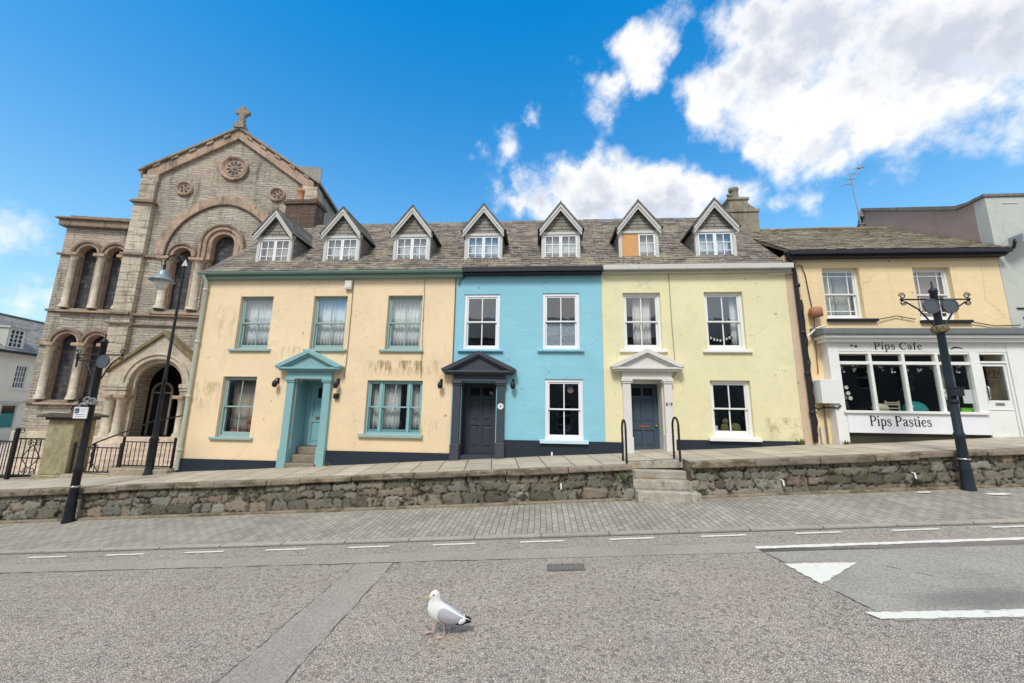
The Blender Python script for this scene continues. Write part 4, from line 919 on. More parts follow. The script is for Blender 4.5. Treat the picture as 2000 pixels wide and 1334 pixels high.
mb = MB()
for q in (1.7, 4.42, 6.42): mb.box(6.95, 12.1, 11.3, 14.2, q, q + .02)
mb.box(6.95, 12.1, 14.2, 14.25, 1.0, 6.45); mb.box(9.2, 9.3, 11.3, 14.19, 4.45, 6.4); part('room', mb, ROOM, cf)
for x, z, wd, h in ((7.66, 4.68, .96, 1.45), (9.98, 4.64, .94, 1.48)):
    f, pn = sash(wd, h, fr=.06, bar=.024, margin=True)
    wo = obj('window', f, WHITE, cf, at=(x, 11.12, z), bevel=.004); obj('pane', pn, GLASS, wo, at=(x, 11.12, z))
    sl = MB(); sl.box(-.04, wd + .26, -.09, .16, -.07, 0); obj('sill', sl, NAVYG, wo, at=(x, 11, z - .002), bevel=.01)
# roof
cp_, y0_, z0_, yr_ = R(33), 10.72, 6.54, 14.04
mb = MB(); slates(6.70, 12.13, y0_, z0_, (yr_ - y0_) / math.cos(cp_), cp_, mb, .24, .16)
zr_ = z0_ + (yr_ - y0_) * math.tan(cp_); mb.prism([(y0_ + .03, z0_), (yr_, zr_), (17.2, z0_), (17.2, z0_ - .1), (yr_, zr_ - .12), (y0_ + .03, z0_ - .06)], 6.70, 12.13, 'x')
ro = part('roof', mb, SLATEC, cf)
mb = MB(); mb.tube([(6.7, yr_, zr_ + .02), (8.5, yr_, zr_ + .0), (10, yr_, zr_ + .03), (12.13, yr_, zr_)], .07, 8); sub('ridge_tiles', mb, SLATEC, ro)
mb = MB(); mb.box(6.75, 12.2, 10.80, 10.995, 6.36, 6.52); mb.box(6.72, 12.25, 10.70, 10.80, 6.42, 6.54); part('gutter', mb, NAVYG, cf, .01)
mb = MB(); mb.tube([(6.62, 10.76, 6.5), (6.75, 10.82, 6.35), (6.86, 10.9, 6.15), (6.9, 10.92, 5.9), (6.93, 10.92, 1.45)], .05, 10)
for z in (5.6, 4.3, 3.2, 2.2): mb.lathe([(.05, -.05), (.07, -.04), (.07, .04), (.05, .05)], (6.925, 10.92, z), 10)
part('downpipe', mb, plain('black_pipe_paint', (.02, .02, .024), .5, .3, 8), cf)
# shopfront
YS = 10.74
mb = MB(); mb.box(7.38, 7.63, YS, 10.998, 1.40, 4.0); mb.box(11.63, 13.2, YS, 10.998, 1.5, 4.0); mb.box(7.631, 11.629, YS + .01, 10.998, 3.76, 4.0)
for a in (8.385, 9.175, 9.965): mb.box(a - .035, a + .035, YS + .01, YS + .12, 2.26, 3.759)
mb.box(10.74, 10.92, YS + .005, YS + .16, 1.72, 3.759); mb.box(7.631, 10.739, YS + .02, YS + .11, 3.43, 3.51)
mb.box(7.631, 10.739, YS + .02, YS + .11, 3.70, 3.759)
mb.box(7.56, 10.90, YS - .07, YS + .2, 2.20, 2.265)
sf = part('shopfront', mb, WHITE, cf, .008)
mb = MB(); mb.box(7.631, 10.89, YS - .015, YS + .2, 1.72, 2.199); sub('signboard', mb, plain('sign_white', (.78, .78, .83), .35, .03), sf, .004)
sgn, _ = lettering('Pips Pasties', 8.14, 1.895, .245, YS - .022, .92, .9); sub('sign_lettering', sgn, INK, sf)
sgn, _ = lettering('Pips Cafe', 8.52, 3.82, .18, YS + .003, 1.18, 1.05); sub('sign_lettering', sgn, INK, sf)
mb = MB(); mb.disc((7.97, 3.915), .022, YS - .006, YS + .008, 12); sub('sign_ornament', mb, INK, sf); mb = MB(); mb.arc(8.07, 3.895, .016, .03, YS - .006, YS + .008, 0, 2 * pi, 14); sub('sign_ornament', mb, INK, sf); mb = MB(); mb.ribbon([(10.33, 3.83), (10.42, 3.875), (10.52, 3.87), (10.62, 3.84)], [.02, .035, .025, .01], YS + .003, YS + .009); sub('sign_ornament', mb, INK, sf)
mb = MB(); mb.add([(7.631, YS + .07, 2.27), (10.739, YS + .07, 2.27), (10.739, YS + .07, 3.70), (7.631, YS + .07, 3.70)], [(0, 1, 2, 3)]); sub('shop_pane', mb, GLASSD, sf)
mb = MB(); mb.box(7.28, 13.3, 10.62, 10.999, 4.001, 4.09); mb.box(7.22, 13.3, 10.54, 10.999, 4.091, 4.17); cnp = part('canopy', mb, WHITE, cf, .008)
mb = MB(); mb.prism([(10.48, 4.172), (10.48, 4.32), (10.999, 4.42), (10.999, 4.172)], 7.15, 13.3, 'x'); sub('lead_roof', mb, LEAD, cnp, .012)
mb = MB(); mb.box(7.631, 11.62, YS + .06, 10.997, 1.35, 1.719); part('under_board_fill', mb, plain('dark_under_board_fill', (.045, .042, .028), .8, .3), cf)  # dark-coloured box standing in for the dark gap under the signboard
curtain(7.74, 8.10, 4.74, 6.05, plain('sage_curtain_cloth', (.34, .36, .30), .9, .15, 5), 'sage curtain at the left of the left cafe sash', y=11.34); curtain(10.05, 10.85, 4.74, 6.05, plain('brown_curtain_cloth', (.26, .17, .14), .9, .15, 5), 'brown curtain drawn behind the right cafe sash', y=11.34); curtain(8.15, 8.54, 4.74, 6.05, MATS['sage_curtain_cloth'], 'sage curtain at the right of the left cafe sash', y=11.36)
mb = MB(); mb.tube([(0, 0, 0), (.25, .0, .22), (.5, .05, .30)], .025, 8); obj('waste_pipe', mb, MATS['white_plastic'] if 'white_plastic' in MATS else WHITE, at=(6.95, 10.80, 4.16), label='slanting white pipe running from canopy end to the black downpipe', cat='pipe')
# cafe door
mb = MB(); border(mb, 10.925, 11.62, 1.66, 3.755, .05, YS + .02, YS + .12, .02); mb.box(10.976, 11.569, YS + .02, YS + .12, 3.48, 3.53)
sub('door_frame', mb, WHITE, sf, .005)
mb = MB(); mb.plate(rect(10.98, 11.565, 1.685, 3.475), [rect(11.03, 11.52, 2.56, 3.41)], YS + .05, YS + .09); mb.box(11.0, 11.545, YS + .035, YS + .05, 2.32, 2.35)
dr = part('door', mb, WHITE, cf, .005)
mb = MB(); mb.add([(11.025, YS + .07, 2.555), (11.525, YS + .07, 2.555), (11.525, YS + .07, 3.415), (11.025, YS + .07, 3.415)], [(0, 1, 2, 3)]); sub('door_pane', mb, GLASSD, dr)
mb = MB(); mb.add([(10.98, YS + .07, 3.53), (11.565, YS + .07, 3.53), (11.565, YS + .07, 3.70), (10.98, YS + .07, 3.70)], [(0, 1, 2, 3)]); sub('transom_pane', mb, GLASSD, sf)
mb = MB(); mb.tube([(11.0, YS - .0, 2.9), (11.0, YS - .03, 2.88), (11.0, YS - .03, 2.6), (11.0, YS + .0, 2.58)], .012, 8); sub('handle', mb, plain('steel', (.5, .5, .5), .3, .05, metal=.8), dr)
mb = MB(); mb.box(11.16, 11.36, YS + .035, YS + .05, 2.44, 2.50); sub('letter_plate', mb, MATS['steel'], dr)
mb = MB(); mb.ribbon([(11.13, 3.22), (11.2, 3.27), (11.3, 3.28), (11.42, 3.23)], [.012, .03, .03, .012], YS + .055, YS + .06); mb.box(11.12, 11.43, YS + .055, YS + .06, 3.12, 3.14); mb.box(11.26, 11.29, YS + .0555, YS + .0595, 3.13, 3.25); sub('door_lettering', mb, INK, dr)
mb = MB(); mb.box(7.64, 11.0, 10.98, 11.75, 2.12, 2.25); part('window_ledge', mb, plain('ledge_wood', (.10, .085, .07), .6), cf)
mb = MB(); mb.box(10.35, 10.62, 11.25, 11.3, 2.26, 3.74); mb.box(10.66, 10.73, 11.2, 11.24, 2.26, 3.74); part('window_lining', mb, plain('pale_green_lining', (.42, .50, .46), .6), cf)
# things in the cafe window
def flowers(x, z, label, seed):
    rg = random.Random(seed); t = thing('flower_vase', label, 'flowers', (x, 11.05, z), 0, 'vases of white flowers')
    mb = MB(); mb.lathe([(.0, 0), (.06, 0), (.09, .1), (.07, .22), (.075, .25), (.06, .25)], (0, 0, 0), 12); obj('vase', mb, plain('dark_vase', (.03, .03, .03), .3), t, at=ORG[t.name])
    mb = MB()
    for k in range(9):
        c = (rg.uniform(-.15, .15), rg.uniform(-.05, .05), rg.uniform(.32, .62)); 
        for j in range(5): a = 2 * pi * j / 5; mb.ball((c[0] + .03 * math.cos(a), c[1] - .01, c[2] + .03 * math.sin(a)), .026, .018, .026, 7, 5)
    obj('petals', mb, plain('white_petals', (.78, .78, .70), .7) if 'white_petals' not in MATS else MATS['white_petals'], t, at=ORG[t.name])
    mb = MB()
    for k in range(30):
        a, b, c = rg.uniform(-.14, .14), rg.uniform(-.04, .06), rg.uniform(.25, .58); d = rg.uniform(-.05, .05)
        mb.add([(a, b, c), (a + .03, b, c + .03 + d), (a + d, b + .01, c + .08)], [(0, 1, 2)])
    mb.tube([(0, 0, .2), (.02, 0, .45)], .012, 6)
    obj('leaves', mb, plain('leaf_green', (.06, .10, .03), .6) if 'leaf_green' not in MATS else MATS['leaf_green'], t, at=ORG[t.name])
flowers(7.83, 2.25, 'white flowers in a dark vase at the left end of the cafe window', 1); flowers(10.42, 2.26, 'white flowers behind the cafe glass just right of the navy post', 2)
mb = MB(); mb.ball((0, 0, .02), .30, .2, .26, 18, 10); obj('domed_cover', mb, plain('teal_glaze', (.03, .22, .20), .2, .1), at=(9.55, 11.1, 2.25), label='teal domed cover on the ledge in the third cafe window', cat='cover')
mb = MB(); mb.ball((0, 0, .09), .2, .13, .12, 16, 8); mb.box(-.2, .2, -.1, .1, 0, .03); obj('bread_loaf', mb, plain('cream_crust', (.55, .50, .33), .7), at=(8.72, 11.1, 2.25), label='pale cream loaf on the ledge in the second cafe window', cat='loaf')
mb = MB()
for a in (-.16, .16): mb.box(a - .012, a + .012, -.02, .02, 0, .28)
for z in (.08, .17, .22): mb.box(-.148, .148, -.01, .01, z, z + .025)
obj('display_rack', mb, plain('pale_wood', (.55, .46, .33), .7), at=(9.02, 11.1, 2.25), label='little pale slatted rack beside the loaf in the cafe window', cat='rack')
mb = MB(); mb.box(-.13, .13, -.08, .08, 0, .10); mb.box(-.14, .14, -.09, .09, .1, .12); obj('plastic_tub', mb, plain('lime_plastic', (.18, .50, .06), .4, .05), at=(10.62, 11.0, 2.25), label='lime green tub at the right end of the cafe window', cat='tub')
mb = MB(); mb.box(-.11, .11, 0, .01, 0, .34); obj('notice', mb, plain('paper', (.72, .74, .74), .8, .05), at=(10.62, 10.85, 2.48), label='white paper notice stuck inside the cafe glass beside the door', cat='notice')
rg = random.Random(11); mb = MB()
mb.tube([(7.66 + .31 * k, 10.9, 3.44 - .03 * (k % 2)) for k in range(10)], .004, 4)
for k in range(10):
    cx = 7.78 + .31 * k; 
    for j in range(5):
        a = rg.uniform(-.05, .05); b = rg.uniform(0, .17); mb.box(cx + a - .018, cx + a + .018, 10.895, 10.9, 3.22 + b, 3.22 + b + rg.uniform(.02, .07))
mb.v = [(a - 7.66, b - 10.9, c - 3.2) for a, b, c in mb.v]
obj('bunting', mb, MATS['white_petals'], at=(7.66, 10.9, 3.2), label='string of little white cut-out bunting hung across the cafe window', cat='bunting')
mb = MB(); mb.box(0, .42, 0, .28, 0, .58); mb.box(-.01, .43, -.01, 0, -.01, .59); obj('meter_box', mb, painted('white_box_paint', (.74, .74, .72), .15, (.4, .38, .34)), at=(7.06, 10.69, 2.44), label='white meter box on the ochre wall left of the cafe window', cat='meter box', bevel=.012)
mb = MB(); mb.tube([(0, 0, .02), (0, 0, .26)], .03, 8); mb.lathe([(.06, 0), (.15, .02), (.155, .2), (.13, .26), (.05, .28)], (0, 0, 0), 14); obj('alarm_bell', mb, TERRA, at=(7.28, 10.86, 4.70), label='rusty orange alarm bell on the ochre wall above the canopy end', cat='alarm bell')
BLKW = plain('cable_rubber', (.03, .028, .025), .6)
def cable(pts, r, label, mat=None):
    mb = MB(); mb.tube([tuple(np.array(q) - np.array(pts[0])) for q in pts], r, 6); return obj('cable', mb, mat or BLKW, at=pts[0], label=label, cat='cable')
rg = random.Random(3)
cable([(7.0 + .015 * math.sin(k * 2.3), 10.93 + .012 * math.cos(k * 1.7), 5.2 - .19 * k) for k in range(20)], .022, 'thick black cable wandering down beside the black downpipe')
cable([(7.02, 10.96, 6.2), (7.12, 10.96, 6.18), (7.2, 10.97, 5.9), (7.24, 10.97, 5.3), (7.27, 10.97, 4.98)], .012, 'thin cable running down to the rusty alarm bell')
cable([(7.28, 10.95, 4.7), (7.26, 10.97, 4.4), (7.22, 10.97, 3.2)], .012, 'brown cable from the alarm bell down to the meter box', plain('brown_cable', (.25, .13, .07), .7))
cable([(8.9, 10.93, 4.66), (9.35, 10.95, 4.75), (9.8, 10.95, 4.66)], .012, 'thin cable looped between the two cafe sills'); cable([(11.1, 10.95, 4.6), (11.7, 10.96, 4.48), (12.3, 10.95, 4.5)], .012, 'thin cable from the right cafe sill to the grey wall')
cable([(6.97, 10.94, 2.36), (7.08, 10.92, 2.28), (7.2, 10.92, 2.33), (7.42, 10.7, 2.32), (7.5, 10.72, 2.38)], .022, 'black cable looping under the white meter box')
mb = MB(); mb.tube([(0, 0, 1.0), (0, 0, 0)], .022, 8); obj('waste_pipe', mb, plain('grey_pipe', (.20, .17, .13), .6), at=(7.24, 10.94, 1.42), label='grey vertical pipe below the white meter box', cat='pipe')
mb = MB(); mb.tube([(0, 0, .42), (.01, 0, 0)], .03, 8); obj('waste_pipe', mb, MATS['white_plastic'], at=(7.1, 10.93, 1.43), label='short white pipe stub at the pavement beside the black downpipe', cat='pipe')

# ================================================================== grey building on the right
gb = thing('grey_building', 'tall pale grey rendered building with pinkish gable at the right edge', 'building', (15, 11, street(15, .96)))
mb = MB(); mb.box(12.16, 22, 11.0, 11.3, 1, 8.12); part('front_wall', mb, PALEGREY, gb)
mb = MB(); mb.prism([(11.301, 1), (15.2, 1), (15.2, 9.0), (14.85, 9.84), (11.75, 8.15), (11.301, 8.12)], 12.155, 12.4, 'x'); mb.box(12.4, 22, 15.0, 15.19, 1, 9.0); part('gable_wall', mb, PINKGREY, gb)
mb = MB(); mb.box(12.10, 22, 10.96, 11.42, 8.125, 8.21); mb.prism([(11.42, 8.125), (11.75, 8.155), (14.9, 9.85), (15.25, 9.05), (15.3, 9.2), (14.92, 9.97), (11.72, 8.27), (11.42, 8.21)], 12.09, 12.44, 'x'); part('coping', mb, stone('grey_coping', (.2, .195, .185), .3), gb, .01)
mb = MB(); mb.prism([(11.8, 8.1), (14.85, 9.75), (15.19, 9.05)], 12.45, 22, 'x'); part('roof', mb, SLATEG, gb)
mb = MB(); mb.box(12.58, 12.95, 10.985, 10.999, 7.92, 7.95); part('vent_slot', mb, OLDWHITE, gb)
t = thing('wall_floodlight', 'grey floodlight on a bracket sticking out of the pale grey wall', 'floodlight', (12.35, 11, 6.55))
mb = MB(); mb.prism([(-.02, .12), (.50, .46), (.52, .52), (.34, .50), (-.02, .28)], -.5, -.15); obj('lamp_head', mb, plain('grey_lamp_metal', (.34, .37, .38), .4, .1), t, at=ORG[t.name], bevel=.01)
mb = MB(); mb.tube([(0, -.0, -.1), (-.02, -.25, .0), (.0, -.3, .2)], .035, 8); obj('bracket', mb, NAVYG, t, at=ORG[t.name]); 
t = thing('cable_bracket', 'small black and white bracket fixing wires to the pale grey wall', 'bracket', (12.5, 11, 4.6))
mb = MB(); mb.box(-.15, .1, -.04, -.001, .35, .37); mb.box(-.05, .15, -.04, -.001, .1, .12); mb.tube([(.1, -.03, .4), (.2, -.2, .1), (.1, -.1, -.1)], .02, 6); obj('arm', mb, BLK, t, at=ORG[t.name])
mb = MB(); mb.box(.12, .32, -.15, -.002, .0, .35); obj('box', mb, OLDWHITE, t, at=ORG[t.name])
t = thing('television_aerial', 'thin television aerial on a mast at the pink gable top', 'aerial', (12.0, 14.9, 9.2))
mb = MB(); mb.tube([(0, 0, 0), (-.05, 0, 1.0), (-.12, 0, 2.15)], .022, 6); mb.box(-.08, .3, -.03, .03, .1, .14); mb.box(-.03, .16, -.04, .04, .4, .62); obj('mast', mb, plain('aerial_metal', (.32, .33, .34), .4, metal=.4), t, at=ORG[t.name])
mb = MB(); mb.tube([(-.3, 0, 1.75), (.05, 0, 2.05), (.28, 0, 2.5)], .014, 6)
for a in (0, .3, .6, .9): p0 = Vector((-.3 + .58 * a, 0, 1.75 + .75 * a)); mb.tube([p0 + Vector((-.10, .15, .06)), p0 + Vector((.10, -.15, -.06))], .012, 6)
mb.tube([(.2, 0, 2.42), (.38, .0, 2.5)], .05, 6); obj('antenna', mb, MATS['aerial_metal'], t, at=ORG[t.name])

# ================================================================== church
ASH = ashlar('church_rubble', (.43, .39, .325), (.355, .32, .265), (.20, .17, .14), .55, .11, .75)
PINKST = stone('pink_sandstone', (.40, .29, .22), .6); GREYST = stone('grey_dressed_stone', (.49, .43, .34), .4); COL_ST = stone('column_stone', (.56, .50, .40), .25)
BUT = ashlar('dressed_buttress_stone', (.53, .47, .375), (.44, .38, .30), (.2, .16, .12), .8, .34, .55)
LEADG = boards('leaded_glass', (.085, .085, .09), (.05, .052, .06), .22)
ct = thing('church', 'pale stone romanesque church with a gable cross, rose roundels and arched windows', 'church', (-14.1, 15.7, 0.0), R(10.5)); local(ct)
cs = 2.42 / 3.75
gz = lambda u: 14.80 - abs(u) * (2.35 / 3.75)
# openings (x0,x1,bottom,spring)
OP = {'tower_up': [(-5.80, -4.86, 6.12, 8.5), (-4.70, -3.80, 6.12, 8.5)], 'tower_low': [(-5.90, -4.90, 2.33, 4.63), (-4.75, -3.80, 2.33, 4.63)], 'trip': [(-2.06, -1.08, 6.2, 8.6), (-.62, .62, 6.2, 9.28), (1.08, 2.06, 6.2, 8.6)]}
mb = MB(); mb.plate(rect(-6.45, -3.72, -.6, 9.7), [archpoly(*o) for k in ('tower_up', 'tower_low') for o in OP[k]], .12, .62); mb.box(-6.45, -3.72, .62, 5, -.6, 9.7); obj('tower_wall', mb, ASH, ct)
PX = -1.42
mb = MB(); mb.plate([(-3.72, -.6), (3.72, -.6), (3.72, gz(3.72)), (0, gz(0)), (-3.72, gz(-3.72))], [archpoly(*o) for o in OP['trip']] + [archpoly(PX - .95, PX + .95, .9, 3.0)], 0, .55); obj('front_wall', mb, ASH, ct)
mb = MB(); mb.plate([(-3.70, -.6), (3.70, -.6), (3.70, gz(3.72)), (0, gz(0)), (-3.70, gz(-3.72))], [], 16, 16.3)
for s in (-1, 1): a, b = sorted((s * 3.70, s * 3.4)); mb.box(a, b, .56, 16, -.6, gz(3.72))
mb.box(-3.4, 3.4, .95, 1.0, 5.6, 14); mb.box(-6.4, -3.72, .58, .6, 0, 9.4)
mb.v = mb.v; obj('nave_wall', mb, SLATEG, ct)
mb = MB(); e = 3.9
mb.prism([(-e, gz(e) + .0), (0, gz(0) + .10), (e, gz(e)), (e, gz(e) + .14), (0, gz(0) + .26), (-e, gz(e) + .14)], .6, 16.4)
obj('roof', mb, SLATEG, ct)
# gable coping: grey weathering over a pink stepped band
mb = MB(); mb.prism([(-3.86, gz(3.86) + .02), (0, gz(0) + .12), (3.86, gz(3.86) + .02), (3.86, gz(3.86) + .15), (0, gz(0) + .26), (-3.86, gz(3.86) + .15)], -.24, .59)
mb.prism([(-3.84, gz(3.86) + .019), (-3.72, gz(3.72) - .0), (-3.72, gz(3.72) - .35), (-3.8, gz(3.86) - .1)], -.2, .3); obj('gable_coping', mb, stone('weathered_coping', (.27, .235, .19), .55), ct, bevel=.02)
mb = MB()
for s in (-1, 1):
    P = lambda u, dz: (s * u, gz(u) + dz)
    mb.prism([P(3.55, -.02), P(0, .11), P(0, -.34), P(3.05, -.52), P(3.05, -.9), P(3.55, -.9)], -.14, -.001) 
    for k in range(5): u = .35 + .68 * k; mb.prism([P(u, .10), P(u + .26, .09), P(u + .26, -.06), P(u, -.05)], -.20, -.141)
obj('gable_band', mb, PINKST, ct, bevel=.012)
mb = MB(); mb.box(-3.80, -3.05, -.20, .6, -.5, 10.9); mb.box(-3.74, -3.1, -.15, .5, 10.9, 12.30); obj('buttress', mb, BUT, ct, bevel=.02)
mb = MB(); mb.box(3.05, 3.78, -.2, .6, -.5, 10.9); mb.box(3.1, 3.74, -.15, .5, 10.9, 12.30); obj('buttress', mb, BUT, ct, bevel=.02)
mb = MB()
for a, b in ((-3.90, -2.95), (2.95, 3.88)): mb.box(a, b, -.32, .62, 10.9, 10.98); mb.box(a + .05, b - .05, -.26, .6, 10.981, 11.05)
for (z, th, pr) in ((5.86, .10, .13), (5.46, .08, .09)): mb.box(-3.05, 3.05, -pr, -.001, z, z + th); mb.box(-3.9, -3.05, -.2 - pr, -.201, z, z + th)
def strseg(xs, z, th, pr, y=0.0):
    for a, b in xs: mb.box(a, b, y - pr, y - .001, z, z + th)
strseg([(-3.05, -2.2)], 8.46, .11, .09); mb.box(-3.88, -3.0, -.29, -.201, 8.46, 8.57); strseg([(-6.55, -5.95)], 8.42, .10, .1, .12); strseg([(-6.55, -6.0)], 4.55, .12, .1, .12)
strseg([(-6.5, -3.81)], 5.95, .10, .08, .12); strseg([(-6.5, -3.81)], 2.16, .12, .1, .12)
STRST = stone('weathered_string_stone', (.25, .19, .145), .65); obj('string_course', mb, STRST, ct, bevel=.012)
mb = MB(); mb.box(-6.72, -3.81, -.20, 5.1, 9.98, 10.06); mb.box(-6.62, -3.81, -.10, 5.0, 9.70, 9.979); mb.box(-6.36, -3.81, .05, 4.8, 10.061, 10.24); obj('tower_cornice', mb, STRST, ct, bevel=.02)
# window surrounds
for o in OP['tower_up'] + OP['tower_low']:
    mb = MB(); c, r = (o[0] + o[1]) / 2, (o[1] - o[0]) / 2
    mb.arc(c, o[3], r - .10, r + .015, -.02, .3); hm = MB(); hm.arc(c, o[3], r + .016, r + .12, -.09, .12); obj('hood_mould', hm, STRST, ct, bevel=.012)
    mb.box(o[1] - .10, o[1] + .015, .02, .3, o[2], o[3]); mb.box(o[0] - .015, o[0] + .06, .16, .4, o[2], o[3]); obj('window_surround', mb, PINKST, ct, bevel=.012)
for o in (OP['trip'][0], OP['trip'][2]):
    mb = MB(); c, r = (o[0] + o[1]) / 2, (o[1] - o[0]) / 2
    mb.arc(c, o[3], r - .12, r + .015, -.10, .25); hm = MB(); hm.arc(c, o[3], r + .016, r + .10, -.17, .0); obj('hood_mould', hm, STRST, ct, bevel=.012)
    mb.box(o[0] - .015, o[0] + .12, .05, .25, o[2], o[3]); mb.box(o[1] - .12, o[1] + .015, .05, .25, o[2], o[3]); obj('window_surround', mb, PINKST, ct, bevel=.012)
o = OP['trip'][1]; mb = MB(); mb.arc(0, o[3], .46, .635, -.06, .25); mb.arc(0, o[3], .636, .80, -.14, .0); hm = MB(); hm.arc(0, o[3], .801, .90, -.20, .0); obj('hood_mould', hm, STRST, ct, bevel=.012)
for s in (-1, 1):
    a, b = sorted((s * .46, s * .635)); mb.box(a, b, -.06, .25, 8.5, o[3]); a, b = sorted((s * .636, s * .80)); mb.box(a, b, -.14, 0, 8.5, o[3]); a, b = sorted((s * .801, s * .90)); mb.box(a, b, -.2, 0, 8.5, o[3]); a, b = sorted((s * .5, s * .635)); mb.box(a, b, .05, .25, 6.2, 8.499)
obj('window_surround', mb, PINKST, ct, bevel=.012)
mb = MB(); n = 18; vs = []
for i in range(n + 1):
    a = pi * i / n; pt = 1 + .055 * math.sin(a) ** 8
    for r, y in ((2.30, -.05), (2.68, -.05), (2.68, .05), (2.30, .05)): vs.append((-.05 + r * math.cos(a), y, 8.62 + r * pt * math.sin(a) * 1.06))
mb.add(vs, [(4 * i + k, 4 * i + (k + 1) % 4, 4 * i + 4 + (k + 1) % 4, 4 * i + 4 + k) for i in range(n) for k in range(4)]); obj('relieving_arch', mb, PINKST, ct, bevel=.01)
mb = MB(); vs = []
for i in range(n + 1):
    a = pi * i / n; pt = 1 + .055 * math.sin(a) ** 8
    for r, y in ((2.25, -.08), (2.30, -.08), (2.30, .05), (2.25, .05)): vs.append((-.05 + r * math.cos(a), y, 8.62 + r * pt * math.sin(a) * 1.06))
mb.add(vs, [(4 * i + k, 4 * i + (k + 1) % 4, 4 * i + 4 + (k + 1) % 4, 4 * i + 4 + k) for i in range(n) for k in range(4)]); obj('relieving_arch_moulding', mb, stone('dark_moulding', (.12, .09, .07), .3), ct)
def column(x, y, z0, z1, r):
    mb = MB(); mb.lathe([(r * 1.5, z0), (r * 1.5, z0 + .06), (r * 1.3, z0 + .09), (r * 1.35, z0 + .13), (r * 1.02, z0 + .18), (r, z1 - .28), (r * 1.15, z1 - .26), (r * 1.1, z1 - .22), (r * 1.5, z1 - .09)], (x, y, 0), 14)
    c = obj('column', mb, COL_ST, ct)
    mb = MB(); mb.box(x - r * 2.0, x + r * 2.0, y - r * 1.9, y + r * 1.6, z1 - .089, z1 + .04); obj('capital', mb, PINKST, c, bevel=.015)
for x in (-5.84, -4.78, -3.86): column(x, .06, 6.12, 8.46, .11)
for x in (-5.96, -4.82, -3.88): column(x, .06, 2.34, 4.59, .125)
for x in (-2.14, -.86, .86, 2.14): column(x, -.02, 6.2, 8.46, .15)
for i, o in enumerate(OP['tower_up'] + OP['tower_low'] + OP['trip']):
    yy = .42 if i < 4 else .30
    mb = MB(); mb.plate(archpoly(o[0] - .02, o[1] + .02, o[2] - .02, o[3]), [], yy, yy + .02); obj('leaded_window', mb, LEADG, ct)
mb = MB()
for a, b, z in ((-6.0, -3.81, 6.0), (-6.05, -3.81, 2.2)): mb.prism([(-.06, z), (.4, z + .12), (.4, z - .06), (-.06, z - .06)], a, b, 'x')
mb.prism([(-.16, 6.06), (.3, 6.2), (.3, 5.97), (-.16, 5.97)], -2.4, 2.4, 'x'); obj('window_sill', mb, PINKST, ct)
def roundel(x, z, r, k, petal):
    mb = MB(); ring = []
    for rr, yy in ((r, -.02), (r, -.10), (r * .90, -.12), (r * .82, -.08), (r * .72, -.02), (r * .66, .0)): ring.append((rr, yy))
    mb.lathe(ring, (x, 0, z), 32, 'y'); mb.disc((x, z), r * .67, -.035, -.001, 32); rd = obj('roundel', mb, PINKST, ct)
    mb = MB()
    for i in range(k): a = 2 * pi * i / k + .2; c, s_ = math.cos(a), math.sin(a); mb.prism([(x + q * c - w_ * s_, z + q * s_ + w_ * c) for q, w_ in ((r * .22, 0), (r * .36, petal), (r * .52, petal * .9), (r * .58, 0), (r * .52, -petal * .9), (r * .36, -petal))], -.045, -.0355)
    obj('tracery', mb, LEADG, rd); mb = MB(); mb.ball((x, -.04, z), r * .14, .04, r * .14); obj('boss', mb, PINKST, rd)
roundel(-.03, 12.98, .62, 10, .045); roundel(-1.97, 11.80, .34, 5, .06); roundel(1.97, 11.82, .34, 5, .06)
mb = MB(); mb.box(-.22, .22, -.3, .14, 15.15, 15.33); mb.box(-.15, .15, -.23, .07, 15.33, 15.5); mb.prism([(-.14, 15.5), (.14, 15.5), (.09, 15.95), (-.09, 15.95)], -.18, .02)
mb.box(-.29, .29, -.17, .01, 15.95, 16.13); mb.box(-.085, .085, -.171, .011, 15.9, 16.36); mb.arc(0, 16.05, .10, .24, -.15, -.01, 0, 2 * pi, 20)
for a, b in ((-.27, 16.05), (.27, 16.05), (0, 16.32)): mb.ball((a, -.08, b), .085, .08, .085, 10, 6)
mb.v = [(a, b, c - .2) for a, b, c in mb.v]; obj('gable_cross', mb, stone('cross_stone', (.27, .225, .17), .6), ct, bevel=.012)
# porch
yp = -.45
mb = MB(); mb.plate([(PX - 1.75, .9), (PX + 1.75, .9), (PX + 1.75, 3.52), (PX, 5.0), (PX - 1.75, 3.52)], [archpoly(PX - 1.0, PX + 1.0, .95, 3.02)], yp, 0); pc = obj('porch', mb, GREYST, ct)
mb = MB(); mb.prism([(PX - 1.9, 3.42), (PX, 5.03), (PX + 1.9, 3.42), (PX + 1.9, 3.58), (PX, 5.2), (PX - 1.9, 3.58)], yp - .10, 0); obj('porch_coping', mb, stone('mossy_stone', (.22, .18, .10), .7), pc, bevel=.015)
mb = MB(); mb.arc(PX, 3.02, 1.0, 1.16, yp - .04, yp - .001); mb.arc(PX, 3.02, .86, 1.0, yp + .12, yp + .3); mb.arc(PX, 3.02, 1.161, 1.24, yp - .09, yp - .001)
for s in (-1, 1):
    a, b = sorted((PX + s * .86, PX + s * 1.0)); mb.box(a, b, yp + .12, yp + .3, .95, 3.02)
    a, b = sorted((PX + s * .94, PX + s * 1.85)); mb.box(a, b, yp - .16, yp + .1, 2.86, 3.02); mb.box(a + .04, b - .04, yp - .1, yp + .1, 2.5, 2.72) 
    mb.box(a + .02, b - .02, yp - .13, yp + .1, 2.74, 2.859)
obj('porch_arch', mb, GREYST, pc, bevel=.012)
for s in (-1, 1):
    for q in (1.12, 1.48): column(PX + s * q, yp - .05, .95, 2.52, .13)
